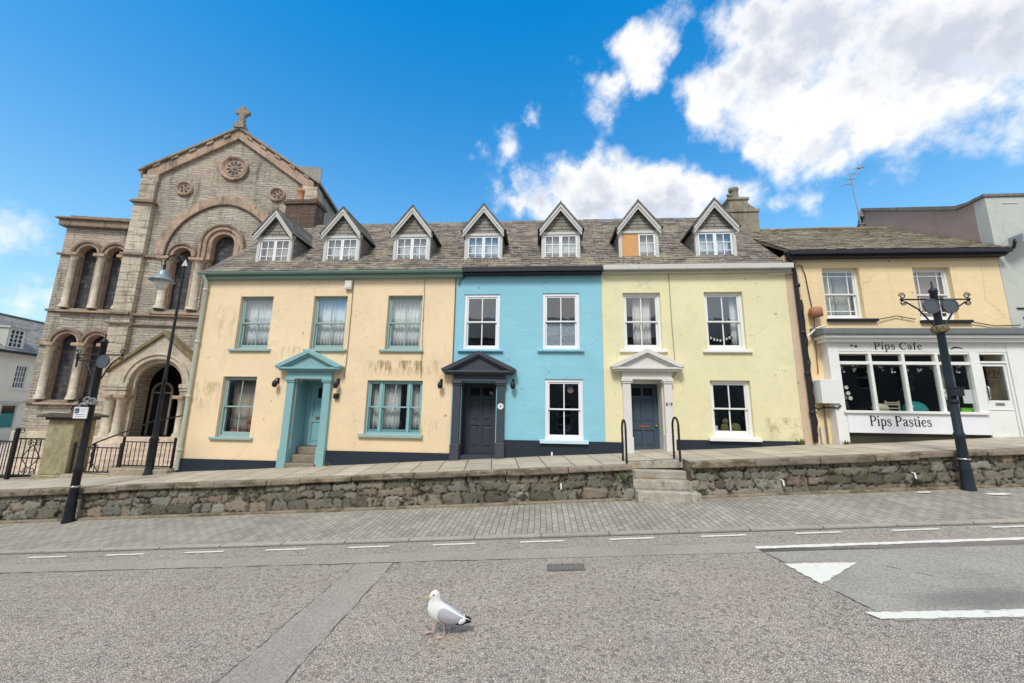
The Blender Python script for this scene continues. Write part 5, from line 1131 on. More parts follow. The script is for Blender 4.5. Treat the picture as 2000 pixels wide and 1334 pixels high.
mb = MB(); mb.box(PX - 1.2, PX + 1.2, 1.4, 1.45, .8, 4.2); mb.box(PX - 1.2, PX - 1.15, .0, 1.4, .8, 4.2); mb.box(PX + 1.15, PX + 1.2, .0, 1.4, .8, 4.2); mb.box(PX - 1.2, PX + 1.2, .0, 1.4, 4.2, 4.25); obj('lobby', mb, plain('dark_lobby', (.035, .03, .026), .9), ct)
mb = MB(); mb.arc(PX - .42, 2.75, .34, .42, .55, .62); mb.box(PX - .84, PX - .76, .55, .62, .96, 2.75); mb.box(PX - .08, PX - .0, .55, .62, .96, 2.75); mb.box(PX - .76, PX - .08, .55, .62, 2.68, 2.74); mb.box(PX - .44, PX - .4, .55, .62, 2.74, 3.08)
mb.box(PX + .42, PX + .46, .3, .36, .96, 2.9); mb.box(PX + .9, PX + .94, .3, .36, .96, 2.9); mb.box(PX + .46, PX + .9, .3, .36, 1.6, 1.64); mb.box(PX + .46, PX + .9, .3, .36, 2.7, 2.78)
obj('inner_door_frame', mb, plain('pale_door_wood', (.20, .17, .13), .6), ct)
mb = MB(); mb.plate(archpoly(PX - .76, PX - .08, .96, 2.75), [], .6, .61); mb.box(PX + .46, PX + .9, .34, .35, .96, 2.7); obj('inner_door', mb, DARKGL, ct)
STEPC = stone('church_step_stone', (.58, .48, .39), .2)
for k in range(6):
    z1 = .95 - .155 * k; mb = MB(); mb.box(PX - 2.2 - .12 * k, PX + 2.6, yp - .6 - .36 * k, (yp + .4) if k == 0 else yp - .6 - .36 * (k - 1) - .001, z1 - .4, z1); obj('step', mb, STEPC, ct, bevel=.02)
mb = MB(); mb.box(-6.6, -3.81, -.02, .119, -.6, 1.1); mb.box(-3.95, -2.95, -.3, -.201, -.6, .9); obj('base_course', mb, GREYST, ct, bevel=.02)
mb = MB(); mb.tube([(PX + 1.4, -.7, 1.8), (PX + 1.0, -1.6, 1.6), (PX + .3, -3.0, .9)], .025, 8); mb.tube([(PX + 1.4, -.7, 1.8), (PX + 1.4, -.7, .95)], .025, 8); mb.tube([(PX + .3, -3.0, .9), (PX + .3, -3.0, .1)], .025, 8)
obj('step_handrail', mb, BLK, ct)

# ================================================================== house far left
hl = thing('cream_corner_house', 'cream rendered house with slate roof and small-paned sash at the left edge', 'house', (-30, 19.3, -.3), R(100)); local(hl)
holes = [(1.58, 2.24, 3.08 + .3, 4.42 + .3), (-.9, -.25, 3.38, 4.72), (1.30, 2.12, 1.1, 2.45)]
mb = MB(); mb.plate(rect(-8, 9, -1, 5.45), [rect(*h) for h in holes], 0, .3); obj('front_wall', mb, CREAM, hl)
mb = MB(); mb.box(-8, -7.7, .3, 7, -1, 5.45); mb.box(8.7, 9, .3, 7, -1, 5.45); mb.box(-7.7, 8.7, 6.7, 7, -1, 5.45); mb.box(-7.7, 8.7, 2.5, 2.55, -1, 5.4); obj('side_wall', mb, CREAM, hl)
mb = MB(); slates(-8.1, 9.1, -.25, 5.45, 4.0, R(38), mb, .32, .24); mb.prism([(-.2, 5.44), (2.9, 7.85), (7.2, 5.44)], -8.1, 9.1, 'x'); ro = obj('roof', mb, SLATEG, hl)
mb = MB(); mb.tube([(-8.1, 2.92, 7.95), (9.1, 2.92, 7.95)], .09, 8); obj('ridge_tiles', mb, SLATED, ro)
mb = MB(); mb.box(-8.1, 9.1, -.34, -.2, 5.32, 5.44); obj('gutter', mb, NAVYG, hl)
def smallpane(x, z, w_, h, nv, nh):
    mb = MB(); border(mb, 0, w_, 0, h, .06, .0, .08); grid(mb, .06, w_ - .06, .06, h - .06, [k / nv for k in range(1, nv)], [k / nh for k in range(1, nh)], .03, .01, .06); o = obj('window', mb, WHITE, hl, at=(x, .04, z))
    mb = MB(); mb.box(.03, w_ - .03, .062, .07, .03, h - .03); obj('pane', mb, DARKGL, o, at=(x, .04, z)); mb = MB(); mb.box(-.1, w_ + .1, -.1, .05, -.07, 0); obj('sill', mb, WHITE, o, at=(x, 0, z - .001))
smallpane(1.58, 3.38, .66, 1.34, 4, 4); smallpane(-.9, 3.38, .65, 1.34, 4, 4)
mb = MB(); mb.box(.72, .78, -.05, 1.6, 5.62, 6.75); mb.box(1.6, 1.66, -.05, 1.6, 5.62, 6.75); mb.box(.65, 1.75, -.15, 1.9, 6.751, 6.85); mb.box(.78, 1.6, .12, .16, 5.62, 6.75); do = obj('dormer', mb, plain('pale_dormer_paint', (.45, .46, .42), .7), hl)
mb = MB(); border(mb, .781, 1.599, 5.62, 6.749, .09, -.04, .05); grid(mb, .871, 1.509, 5.71, 6.659, (1/3, 2/3), (.25, .5, .75), .035, -.03, .03); obj('casement', mb, WHITE, do); mb = MB(); mb.box(.86, 1.52, .03, .04, 5.70, 6.67); obj('pane', mb, DARKGL, do)
mb = MB(); border(mb, 1.30, 2.12, 1.1, 2.45, .07, .02, .1); mb.box(1.05, 2.2, -.1, .02, 2.5, 2.62); sw = obj('shop_window', mb, plain('pale_shop_paint', (.5, .5, .46), .6), hl)
mb = MB(); mb.box(1.37, 2.05, .04, .05, 1.17, 1.95); obj('teal_panel', mb, plain('teal_board', (.02, .22, .24), .4), sw); mb = MB(); mb.box(1.37, 2.05, .06, .07, 1.951, 2.38); obj('pane', mb, DARKGL, sw)
mb = MB(); mb.lathe([(.14, 0), (.12, .1), (.1, .45), (.13, .5), (.06, .5)], (0, 0, 0), 10); obj('chimney_pot', mb, plain('dark_pot', (.12, .10, .11), .8), hl, at=(1.85, 2.9, 8.0))

# ================================================================== gate pillar, gate, railings
GP = stone('gate_pillar_stone', (.33, .29, .18), .45)
z0 = street(-13.95, .96) - .05
t = thing('gate_pillar', 'square mossy stone gate pillar with flat cap and iron ornament', 'gate pillar', (-13.95, 11.2, z0), R(8)); local(t)
mb = MB(); mb.box(-.36, .36, -.33, .33, .13, 1.66); mb.box(-.44, .44, -.41, .41, -.1, .13); obj('shaft', mb, GP, t, bevel=.02)
mb = MB(); mb.box(-.42, .42, -.39, .39, 1.661, 1.73); mb.prism([(-.56, 1.731), (.56, 1.731), (.54, 1.80), (.2, 1.86), (-.2, 1.86), (-.54, 1.80)], -.5, .5); obj('cap', mb, stone('lead_cap', (.10, .095, .08), .4), t, bevel=.015)
mb = MB(); mb.lathe([(.2, 1.861), (.2, 1.885), (.05, 1.92), (.04, 2.0)], (.1, 0, 0), 12)
for a in range(4):
    c, s_ = math.cos(a * pi / 2 + .4), math.sin(a * pi / 2 + .4); mb.tube([(.1 + c * .04, s_ * .04, 1.9), (.1 + c * .18, s_ * .18, 1.95), (.1 + c * .16, s_ * .16, 2.06), (.1 + c * .04, s_ * .04, 2.12), (.1 + c * .05, s_ * .05, 2.25), (.1 + c * .13, s_ * .13, 2.32), (.1 + c * .16, s_ * .16, 2.26)], .02, 6)
obj('ornament', mb, BLK, t)
def scroll(mb, cx, cz, r, turns=1.4, y=0., s=1, th=.011, a0=0.):
    pts = [(cx + s * r * (1 - .75 * k / 24) * math.cos(a0 + turns * 2 * pi * k / 24), y, cz + r * (1 - .75 * k / 24) * math.sin(a0 + turns * 2 * pi * k / 24)) for k in range(25)]; mb.tube(pts, th, 5)
t = thing('iron_gate', 'ornate black wrought iron gate standing open left of the gate pillar', 'gate', (-15.35, 10.95, street(-15.35, .96)), R(4)); local(t)
mb = MB(); mb.box(-.04, .04, -.04, .04, 0, 1.35); mb.ball((0, 0, 1.40), .06); scroll(mb, .13, 1.36, .10, s=-1); obj('gate_post', mb, BLK, t)
mb = MB(); mb.box(.041, 1.0, -.02, .02, .10, .14); mb.box(.041, 1.0, -.02, .02, 1.12, 1.16); mb.box(.041, 1.0, -.02, .02, .58, .61); mb.box(.98, 1.03, -.025, .025, .05, 1.2); obj('gate_frame', mb, BLK, t)
mb = MB()
for k in range(6): mb.tube([(.16 + k * .15, 0, .12), (.16 + k * .15, 0, 1.14)], .012, 6)
obj('bars', mb, BLK, t)
mb = MB(); scroll(mb, .45, 1.02, .09); scroll(mb, .68, 1.02, .09, s=-1); scroll(mb, .45, .25, .09, s=1, a0=pi); scroll(mb, .68, .25, .09, s=-1, a0=pi); mb.tube([(.3, -.01, .6), (.56, -.01, .3), (.82, -.01, .6)], .014, 5); mb.tube([(.3, -.01, .62), (.56, -.01, .98), (.82, -.01, .62)], .014, 5); obj('scrollwork', mb, BLK, t)
t = thing('iron_gate', 'ornate black iron gate leaf cut by the left frame edge', 'gate', (-16.6, 11.3, street(-16.6, .98)), R(-12)); local(t)
mb = MB(); mb.box(0, 1.1, -.02, .02, .1, .14); mb.box(0, 1.1, -.02, .02, 1.08, 1.12); mb.box(0, .04, -.025, .025, 0, 1.2); mb.box(1.08, 1.12, -.025, .025, 0, 1.2); obj('gate_frame', mb, BLK, t)
mb = MB()
for k in range(7): mb.tube([(.14 + k * .14, 0, .12), (.14 + k * .14, 0, 1.1)], .012, 6)
obj('bars', mb, BLK, t)
KST = stone('railing_kerb_stone', (.36, .31, .23), .35)
def railing(x0, x1, zb, zt, label, ornament=False, n=9):
    t = thing('iron_railing', label, 'railing', (x0, 10.95, zb - .15)); o = Vector((x0, 10.95, 0)); ORG[t.name] = Vector((0, 0, zb - .15)); L = x1 - x0
    mb = MB(); mb.box(0, L, -.018, .018, zb, zb + .03); mb.box(0, L, -.018, .018, zt - .03, zt); obj('rails', mb, BLK, t)
    for a in (0, L): mb = MB(); mb.box(a - .025, a + .025, -.025, .025, zb - .15, zt + .08); mb.ball((a, 0, zt + .1), .035); obj('post', mb, BLK, t)
    mb = MB()
    for k in range(1, n): mb.tube([(L * k / n, 0, zb + .02), (L * k / n, 0, zt - .02)], .010, 6)
    obj('bars', mb, BLK, t)
    if ornament:
        mb = MB(); c = L * .42; scroll(mb, c - .07, zt - .02, .07); scroll(mb, c + .07, zt - .02, .07, s=-1); mb.tube([(c, -.02, zt - .05), (c, -.02, zb + .05)], .016, 6); mb.tube([(c - .25, -.02, zb + .04), (c, -.02, zb + .32), (c + .25, -.02, zb + .04)], .013, 6); mb.ball((c, -.02, zt - .2), .05, .02, .09); mb.ball((c, -.02, zt + .08), .04); obj('scrollwork', mb, BLK, t)
railing(-13.42, -11.98, .22, .92, 'low black iron railing with a scroll ornament between gate pillar and stone kerb', True, 10)
railing(-11.93, -10.36, .42, 1.10, 'black iron railing on the raised kerb beside the peach house', False, 12)
mb = MB(); mb.box(0, 1.72, -.22, .25, -.2, .27); obj('stone_kerb', mb, KST, at=(-11.98, 10.95, .11), label='pale stone kerb under the railing beside the peach house', cat='kerb', bevel=.025)
mb = MB(); mb.box(0, 1.5, -.18, .2, -.2, .12); obj('stone_kerb', mb, KST, at=(-13.49, 10.95, .05), label='low pale stone kerb under the railing with the scroll ornament', cat='kerb', bevel=.025)

# ================================================================== posts and street lamp
NAVYP = painted('navy_post_paint', (.018, .027, .040), .12, (.05, .05, .05), .45); BLKP = painted('black_post_paint', (.014, .016, .02), .12, (.05, .05, .05), .4)
GREYD = plain('grey_disc_metal', (.085, .10, .115), .5, .15); GILT = plain('worn_gilt', (.16, .13, .07), .5, .3, 30)
def bracket_post(x, h, label, mat, al, ar, discs, zarm, collar, base_h, extra=None):
    zb = street(x, .19) - .03
    t = thing('bracket_post', label, 'post', (x, 8.80, zb)); ORG[t.name] = Vector((0, 0, 0)); H = h - zb
    mb = MB(); mb.lathe([(.112, 0), (.112, .04), (.10, .08), (.092, .38), (.097, .40), (.083, .46), (.077, base_h), (.092, base_h + .02), (.092, base_h + .08), (.072, base_h + .12), (.062, H - .14), (.074, H - .13), (.074, H - .08), (.05, H - .06), (.02, H - .02), (.015, H + .10)], (0, 0, 0), 20); obj('shaft', mb, mat, t)
    mb = MB(); za = zarm - zb
    mb.tube([(-al, 0, za), (ar, 0, za)], .018, 8)
    if extra == 'double': mb.tube([(-al, 0, za - .14), (0, 0, za - .14)], .014, 8); mb.tube([(-al, 0, za + .02), (-al, 0, za - .3)], .02, 8)
    for s, q in ((-1, al), (1, ar)):
        if q > .3: mb.tube([(s * q * .93, 0, za - .05), (s * q * .55, 0, za - .22), (s * .07, 0, za - .62)], .016, 8)
    ar_ = obj('arm', mb, mat, t)
    mb = MB()
    for s, q in ((-1, al), (1, ar)): scroll(mb, s * q, za + .08, .07, s=s); scroll(mb, s * q, za - .07, .06, s=s, a0=pi); mb.ball((s * (q + .02), 0, za), .035)
    obj('finial', mb, mat, ar_)
    for dx in discs:
        mb = MB(); mb.disc((dx, za - .17), .15, -.10, -.075, 28); mb.arc(dx, za - .17, .135, .158, -.108, -.07, 0, 2 * pi, 28); obj('disc', mb, GREYD, t)
    if collar:
        mb = MB(); zc = collar - zb
        for k in range(8): a = 2 * pi * k / 8; mb.ball((.10 * math.cos(a), .10 * math.sin(a), zc), .045, .045, .07, 8, 6)
        mb.lathe([(.08, -.08), (.13, -.06), (.13, -.04), (.09, 0), (.13, .04), (.13, .06), (.08, .08)], (0, 0, zc), 16); obj('collar', mb, GILT, t)
    return t
t = bracket_post(8.32, 4.86, 'navy bracketed post with two discs standing before the cafe', NAVYP, .63, .65, (-.165, .20), 4.57, 3.92, 1.0)
zb = ORG[t.name]
mb = MB(); mb.lathe([(.08, -.04), (.092, -.03), (.092, .03), (.08, .04)], (0, 0, 1.72), 16); mb.box(-.12, .12, -.13, -.07, 1.83, 1.98); mb.box(-.13, .13, -.14, -.06, 1.981, 2.01); obj('band', mb, NAVYG, t)
mb = MB(); mb.lathe([(.095, -.015), (.101, -.012), (.101, .012), (.095, .015)], (0, 0, .40 + .2), 16); obj('steel_strap', mb, MATS['steel'], t)
t = bracket_post(-10.58, 3.70, 'black bracketed post with one disc and white sign before the church', BLKP, .62, .52, (.17,), 3.28, None, 1.1, 'double')
mb = MB(); mb.box(-.25, .09, -.14, -.12, 2.30, 2.56); sg = obj('sign', mb, plain('sign_enamel', (.74, .75, .77), .4, .04), t)
mb = MB(); mb.box(-.22, -.12, -.1445, -.1405, 2.42, 2.53); obj('sign_emblem', mb, plain('sign_blue', (.012, .035, .13), .5), sg)
mb = MB(); mb.ribbon([(-.20, 2.43), (-.17, 2.51), (-.14, 2.43)], .014, -.1475, -.145); mb.box(-.185, -.155, -.1475, -.145, 2.45, 2.462)
for k, (a, b) in enumerate(((-.09, .06), (-.09, .04), (-.20, .05), (-.20, .02))): mb.box(a, b, -.143, -.1405, 2.51 - .045 * k - (.03 if k > 1 else 0), 2.522 - .045 * k - (.03 if k > 1 else 0))
obj('sign_writing', mb, plain('sign_grey', (.33, .35, .38), .5), sg)
mb = MB(); mb.arc(.0, 2.72, .06, .09, -.13, -.1, 0, 2 * pi, 18); mb.arc(.14, 2.70, .05, .08, -.13, -.1, 0, 2 * pi, 18); mb.lathe([(.08, 2.62), (.11, 2.64), (.11, 2.70), (.08, 2.72)], (0, 0, 0), 14); mb.tube([(-.16, -.13, 2.57), (-.1, -.13, 2.64), (0, -.13, 2.62)], .025, 6); obj('ring_clip', mb, MATS['aerial_metal'], t)
mb = MB(); mb.lathe([(.095, -.02), (.1, -.015), (.1, .015), (.095, .02)], (0, 0, .78), 16); obj('steel_strap', mb, MATS['steel'], t)
zb = street(-10.75, .96) - .05
t = thing('street_lamp', 'tall black swan neck street lamp with a grey bell lantern beside the peach house', 'street lamp', (-10.78, 10.72, zb)); ORG[t.name] = Vector((0, 0, 0))
mb = MB(); mb.lathe([(.13, 0), (.13, .05), (.10, .1), (.09, .5), (.095, .9), (.115, .96), (.08, 1.05), (.06, 1.15), (.048, 2.6), (.06, 2.64), (.042, 2.72), (.032, 6.0), (.027, 6.32)], (0, 0, 0), 18); obj('shaft', mb, BLKP, t)
mb = MB(); mb.tube([(0, 0, 5.9), (-.02, 0, 6.15), (-.10, -.03, 6.35), (-.25, -.06, 6.42), (-.42, -.1, 6.36), (-.52, -.12, 6.2), (-.52, -.12, 6.05)], .022, 8); scroll(mb, -.2, 6.22, .09, y=-.05); mb.lathe([(.03, -.12), (.05, -.1), (.03, 0), (.05, .05), (.02, .1)], (-.52, -.12, 6.0), 10); obj('swan_neck', mb, BLKP, t)
mb = MB(); mb.lathe([(.03, .0), (.08, -.03), (.12, -.12), (.15, -.22), (.30, -.33), (.32, -.37), (.29, -.36), (.14, -.24), (.05, -.1)], (-.52, -.12, 5.93), 24); obj('shade', mb, plain('grey_shade_metal', (.24, .30, .34), .35, .12, metal=.3), t)
mb = MB(); mb.lathe([(.17, 0), (.175, -.06), (.155, -.2), (.10, -.31), (.0, -.34)], (-.52, -.12, 5.62), 20); obj('glass_bowl', mb, plain('milky_glass', (.66, .66, .62), .25, .05), t)
mb = MB(); mb.add([(-.10, -.02, 6.16), (.09, -.02, 6.16), (0, -.02, 6.36), (-.10, .0, 6.16), (.09, .0, 6.16), (0, .0, 6.36)], [(0, 1, 2), (3, 5, 4), (0, 2, 5, 3), (1, 4, 5, 2), (0, 3, 4, 1)]); mb.v = [(a + .06, b - .045, c - .1) for a, b, c in mb.v]; obj('bracket_plate', mb, OLDWHITE, t)

# ================================================================== wall fittings
mb = MB(); mb.box(-.03, .03, -.02, 0, -.06, .10); mb.tube([(0, -.01, .06), (.0, -.09, .09), (.0, -.15, .03), (0, -.15, -.03)], .016, 6); mb.lathe([(.015, .03), (.06, -.01), (.075, -.10), (.045, -.17), (.0, -.18)], (0, -.15, -.0), 12)
WL = mb.mesh('wall_lamp', [BLK])
for x, z, lb in ((-7.55, 2.86, 'black wall lamp on the peach wall left of the teal porch'), (-5.75, 2.85, 'black wall lamp just right of the teal porch'), (-2.78, 2.87, 'black wall lamp left of the charcoal porch on the peach wall'), (-.77, 2.88, 'slim black wall lamp on the blue wall right of the charcoal porch')):
    obj('wall_lamp', WL, BLK, at=(x, 10.998, z), label=lb, cat='wall lamp', group='black wall lamps along the terrace')
mb = MB(); mb.box(-.07, .07, -.09, 0, -.07, .07); mb.ball((0, -.09, 0), .05); obj('entry_box', mb, BLK, at=(-5.76, 10.998, 2.46), label='small black box on the peach wall below the lamp right of the teal porch', cat='box', bevel=.01)
mb = MB(); mb.box(-.10, .10, -.10, 0, -.13, .13); mb.tube([(.02, -.05, .13), (.04, -.03, .24)], .02, 6); mb.box(-.06, .08, -.11, -.1, -.10, -.05); obj('alarm_box', mb, MATS['white_plastic'], at=(-5.70, 10.998, 5.72), label='white alarm box high under the gutter of the peach house', cat='alarm box', bevel=.012)
cable([(-5.58, 10.985, 5.85), (-5.57, 10.985, 4.6), (-5.575, 10.985, 3.5), (-5.60, 10.985, 3.0)], .010, 'thin cable running down the peach wall from alarm box to porch', plain('grey_cable', (.22, .19, .14), .7))
cable([(-3.42, 10.985, 5.9), (-3.40, 10.985, 4.4), (-3.37, 10.985, 3.0)], .008, 'thin cable down the peach wall beside the right upper sash', MATS['grey_cable'])
cable([(-2.5, 10.98, 5.9), (-2.49, 10.98, 4.6), (-2.485, 10.98, 3.4)], .012, 'thin cable down the joint between peach and blue houses')
cable([(3.56, 10.985, 5.98), (3.57, 10.985, 4.5), (3.60, 10.985, 3.2), (3.5, 10.985, 3.05)], .008, 'thin cable down the yellow wall beside the white doorcase', MATS['grey_cable'])
cable([(6.0, 10.95, 6.0), (6.3, 10.9, 5.93), (6.7, 10.9, 5.95), (6.95, 10.93, 6.0)], .012, 'slack pale cable under the yellow house cornice', OLDWHITE)
cable([(-2.2, 10.95, 5.96), (-2.35, 10.96, 5.85), (-2.4, 10.97, 5.7)], .012, 'short black cable end under the navy gutter of the blue house')
t = thing('house_plaque', 'small round white house plaque on the charcoal pilaster', 'plaque', (-1.10, 10.888, 2.24))
mb = MB(); mb.disc((0, 0), .082, -.012, 0, 24); obj('plate', mb, MATS['sign_enamel'], t, at=ORG[t.name])
mb = MB(); mb.ribbon([(.015, .028), (-.014, .012), (-.02, -.012), (.0, -.028), (.02, -.012), (.0, .003), (-.018, -.008)], .010, -.0155, -.0125); obj('numeral', mb, INK, t, at=ORG[t.name])
t = thing('house_number', 'dark house number on the right white pilaster of the yellow house', 'house number', (3.35, 10.888, 2.36))
mb = MB()
def six(cx, flip=1): return [(cx + .02 * flip, .045 * flip), (cx - .018 * flip, .02 * flip), (cx - .025 * flip, -.02 * flip), (cx, -.045 * flip), (cx + .025 * flip, -.02 * flip), (cx, .004 * flip), (cx - .02 * flip, -.012 * flip)]
mb.ribbon(six(-.055), .014, -.006, 0); mb.box(-.015, .015, -.006, 0, -.006, .006); mb.ribbon(six(.055, -1), .014, -.006, 0); obj('numeral', mb, INK, t, at=ORG[t.name])
mb = MB(); mb.tube([(0, .0, .0), (0, -.05, -.01), (0, -.06, -.1)], .025, 8); obj('vent_pipe', mb, MATS['white_plastic'], at=(.28, 10.965, 1.05), label='short white pipe poking from the navy plinth below the blue house window', cat='pipe')
mb = MB(); mb.ribbon([(-.07, .02), (-.03, .035), (.0, .0), (.04, .03), (.08, .0), (.03, -.03), (-.05, -.02)], .03, -.004, 0); obj('door_sticker', mb, plain('pink_white_sticker', (.70, .48, .52), .5, .3, 60), at=(-1.42, 11.515, 2.62), label='pink and white sticker in the glass at the top of the charcoal door', cat='sticker')
# things in the house windows
t = thing('soft_toys', 'rust coloured soft toys and red flowers on the lower left peach window ledge', 'toys', (-8.55, 11.33, 1.33))
mb = MB(); mb.ball((.12, 0, .42), .13, .08, .11); mb.ball((.02, 0, .36), .07, .05, .07); mb.ball((.22, -.01, .32), .07, .05, .08); mb.ball((.12, 0, .2), .10, .07, .14); obj('bear', mb, plain('rust_plush', (.36, .13, .07), .95, .25, 40), t, at=ORG[t.name])
mb = MB(); mb.ball((-.42, 0, .07), .10, .06, .08); mb.ball((-.25, 0, .04), .06, .05, .05); mb.ball((-.1, 0, .05), .06, .05, .06); obj('flower_heads', mb, plain('rose_red', (.40, .09, .06), .9, .3, 40), t, at=ORG[t.name])
mb = MB(); mb.ball((.14, -.04, .04), .08, .05, .05); mb.ball((-.02, -.02, .03), .06, .04, .04); obj('leaves', mb, MATS['leaf_green'], t, at=ORG[t.name])
mb = MB(); mb.ball((0, 0, .14), .11, .08, .16); mb.ball((.02, -.01, .34), .08, .07, .09); mb.ball((.28, 0, .16), .14, .08, .14); obj('plush_toys', mb, plain('olive_plush', (.16, .14, .05), .95, .3, 30), at=(4.92, 11.36, 1.6), label='dark olive plush toys in the lower yellow house window', cat='toys')
mb = MB(); mb.box(-.10, .10, -.04, .04, 0, .10); mb.box(-.08, .02, -.03, .03, .101, .22); obj('books', mb, MATS['paper'], at=(4.68, 11.30, 1.6), label='white books and papers in the lower yellow house window corner', cat='books')
rg = random.Random(8); mb = MB(); pts = [(.75 * k / 9, 0, -.16 * math.sin(pi * k / 9) + .10 * k / 9) for k in range(10)]; mb.tube(pts, .004, 4)
for k in range(1, 9):
    x, _, z = pts[k]; mb.box(x - .022, x + .022, -.004, .0, z - .06 - rg.uniform(0, .02), z)
obj('bunting', mb, MATS['white_petals'], at=(4.60, 11.24, 4.28), label='string of white letter cut-outs hung in the upper right yellow house window', cat='bunting')
mb = MB(); mb.disc((0, 0), .085, -.006, 0, 24); obj('window_disc', mb, plain('dusky_rose_disc', (.34, .20, .18), .5), at=(.80, 11.19, 2.72), label='dusky rose disc hung in the upper right pane of the lower blue house window', cat='disc')

# ================================================================== terrace opposite, seen only in the window reflections
ot = thing('opposite_terrace', 'grey stone terrace behind the viewer that shows as dark reflections in the windows', 'building', (0, -8, -.3))
hl2 = [(x, x + 1.1, z, z + 1.7) for x in np.arange(-43, 43, 2.6) for z in (1.2, 4.2)]
mb = MB(); mb.plate(rect(-44, 44, -1.5, 8.0), [rect(*h) for h in hl2], -8.3, -8.0); part('front_wall', mb, plain('grey_terrace_render', (.16, .15, .135), .9), ot)
mb = MB(); mb.prism([(-7.7, 7.9), (-11, 10.2), (-14, 7.9)], -44.2, 44.2, 'x'); part('roof', mb, SLATEG, ot); mb = MB(); mb.box(-44, 44, -14, -8.7, -1.5, 7.89); part('body', mb, ROOM, ot)
mb = MB()
for x0, x1, za, zb2 in hl2: border(mb, x0, x1, za, zb2, .08, -8.2, -8.1); mb.box(x0 + .08, x1 - .08, -8.2, -8.1, (za + zb2) / 2 - .03, (za + zb2) / 2 + .03)
part('window_frames', mb, WHITE, ot)

# ================================================================== gull
def gull():
    K = .000462; G = lambda cx, cy: ((cx - 640) * .000505, (1085 - cy) * .000455)
    t = thing('seagull', 'white and grey seagull with yellow bill walking left across the road', 'gull', (-.94, 4.06, street(-.94, .05)), R(8)); ORG[t.name] = Vector((0, 0, 0))
    rings = [((438, 332), (440, 374), 14), ((455, 300), (448, 384), 32), ((475, 268), (460, 392), 46), ((505, 240), (470, 400), 54), ((545, 226), (470, 406), 60), ((590, 236), (455, 418), 63), ((622, 278), (436, 442), 62), ((638, 330), (424, 475), 64), ((642, 376), (416, 520), 74), ((655, 420), (412, 575), 92), ((700, 462), (425, 650), 112), ((765, 500), (462, 730), 124), ((835, 548), (530, 796), 128), ((900, 598), (630, 836), 118), ((965, 645), (745, 848), 102), ((1030, 692), (870, 842), 80), ((1090, 735), (980, 832), 58), ((1150, 775), (1080, 826), 42), ((1205, 798), (1170, 822), 30), ((1222, 808), (1210, 818), 18)]
    n = 16; mb = MB(); vs = []; cs = []
    for a, b, w_ in rings:
        (ax, az), (bx, bz) = G(*a), G(*b); cx, cz = (ax + bx) / 2, (az + bz) / 2; ux, uz = (ax - bx) / 2, (az - bz) / 2
        for k in range(n): th = 2 * pi * k / n; vs.append((cx + ux * math.cos(th), w_ * K * math.sin(th), cz + uz * math.cos(th)))
    m_ = len(rings); mb.add(vs, [(i * n + k, i * n + (k + 1) % n, (i + 1) * n + (k + 1) % n, (i + 1) * n + k) for i in range(m_ - 1) for k in range(n)], True)
    mb.add(vs[:n], [tuple(range(n))]); mb.add(vs[-n:], [tuple(range(n))])
    M_ = Mat('white_plumage'); p = M_.pos; M_.base(M_.hsv((.76, .76, .75), M_.ma('MULTIPLY_ADD', M_.noise(M_.scl(p, (40, 40, 90)), 1, 4), .22, .88)), .85); M_.bump(M_.noise(M_.scl(p, (60, 60, 140)), 1, 4), .003)
    o = obj('body', mb, M_.m, t); s_ = o.modifiers.new('smooth', 'SUBSURF'); s_.levels = 1; s_.render_levels = 2
    M_ = Mat('grey_wing_plumage'); p = M_.pos; M_.base(M_.hsv((.42, .42, .46), M_.ma('MULTIPLY_ADD', M_.noise(M_.scl(p, (30, 30, 120)), 1, 4), .45, .75)), .8); GW = M_.m
    BT = plain('black_wing_tip', (.018, .017, .018), .6); WT = plain('white_feather_edge', (.78, .78, .77), .8, .05)
    def flap(poly, off, s, bulge, name, mat, par):     # side shell following the body flank
        mb = MB(); cxm = sum(q[0] for q in poly) / len(poly); czm = sum(q[1] for q in poly) / len(poly); R_ = 6; m2 = len(poly); vs = []
        for r in range(R_ + 1):
            f = r / R_
            for (a, b) in poly:
                x, z = G(cxm + (a - cxm) * f, czm + (b - czm) * f)
                hwid = np.interp(cxm + (a - cxm) * f, [560, 640, 760, 900, 1000, 1100, 1200, 1240], [104, 118, 130, 118, 96, 66, 38, 22]) * K
                vs.append((x, -s * (hwid * (1 - .16 * f) + off + bulge * (1 - f * f)), z))
        fs = [(r * m2 + k, r * m2 + (k + 1) % m2, (r + 1) * m2 + (k + 1) % m2, (r + 1) * m2 + k) for r in range(R_) for k in range(m2)]
        mb.add(vs, fs, True); o = obj(name, mb, mat, par); md = o.modifiers.new('thick', 'SOLIDIFY'); md.thickness = .010; md.offset = 0; return o
    for s in (1, -1):
        wg = flap([(590, 640), (606, 590), (640, 552), (700, 530), (770, 545), (850, 590), (930, 640), (1010, 690), (1070, 730), (1040, 790), (990, 812), (900, 822), (800, 815), (730, 790), (660, 740), (605, 690)], .004, s, .010, 'wing', GW, t)
        flap([(1000, 790), (1040, 735), (1090, 735), (1130, 765), (1110, 800), (1060, 825), (1000, 822)], .010, s, .002, 'white_tertials', WT, wg)
        flap([(1100, 745), (1150, 760), (1215, 785), (1228, 815), (1180, 825), (1120, 790)], .008, s, .003, 'wing_tip', BT, wg)
        flap([(930, 818), (1060, 822), (1110, 800), (1190, 810), (1160, 832), (1060, 846), (970, 840)], .004, s, .001, 'wing_tip', BT, wg)
    mb = MB(); bx = [(440, 352, 17), (420, 356, 14), (395, 368, 11), (370, 382, 9), (352, 398, 7), (342, 412, 3)]
    mb.tube([(*G(a, b)[:1], 0, G(a, b)[1]) for a, b, r in bx], [r * K for a, b, r in bx], 10); obj('bill', mb, plain('yellow_bill', (.62, .45, .10), .4, .1), t)
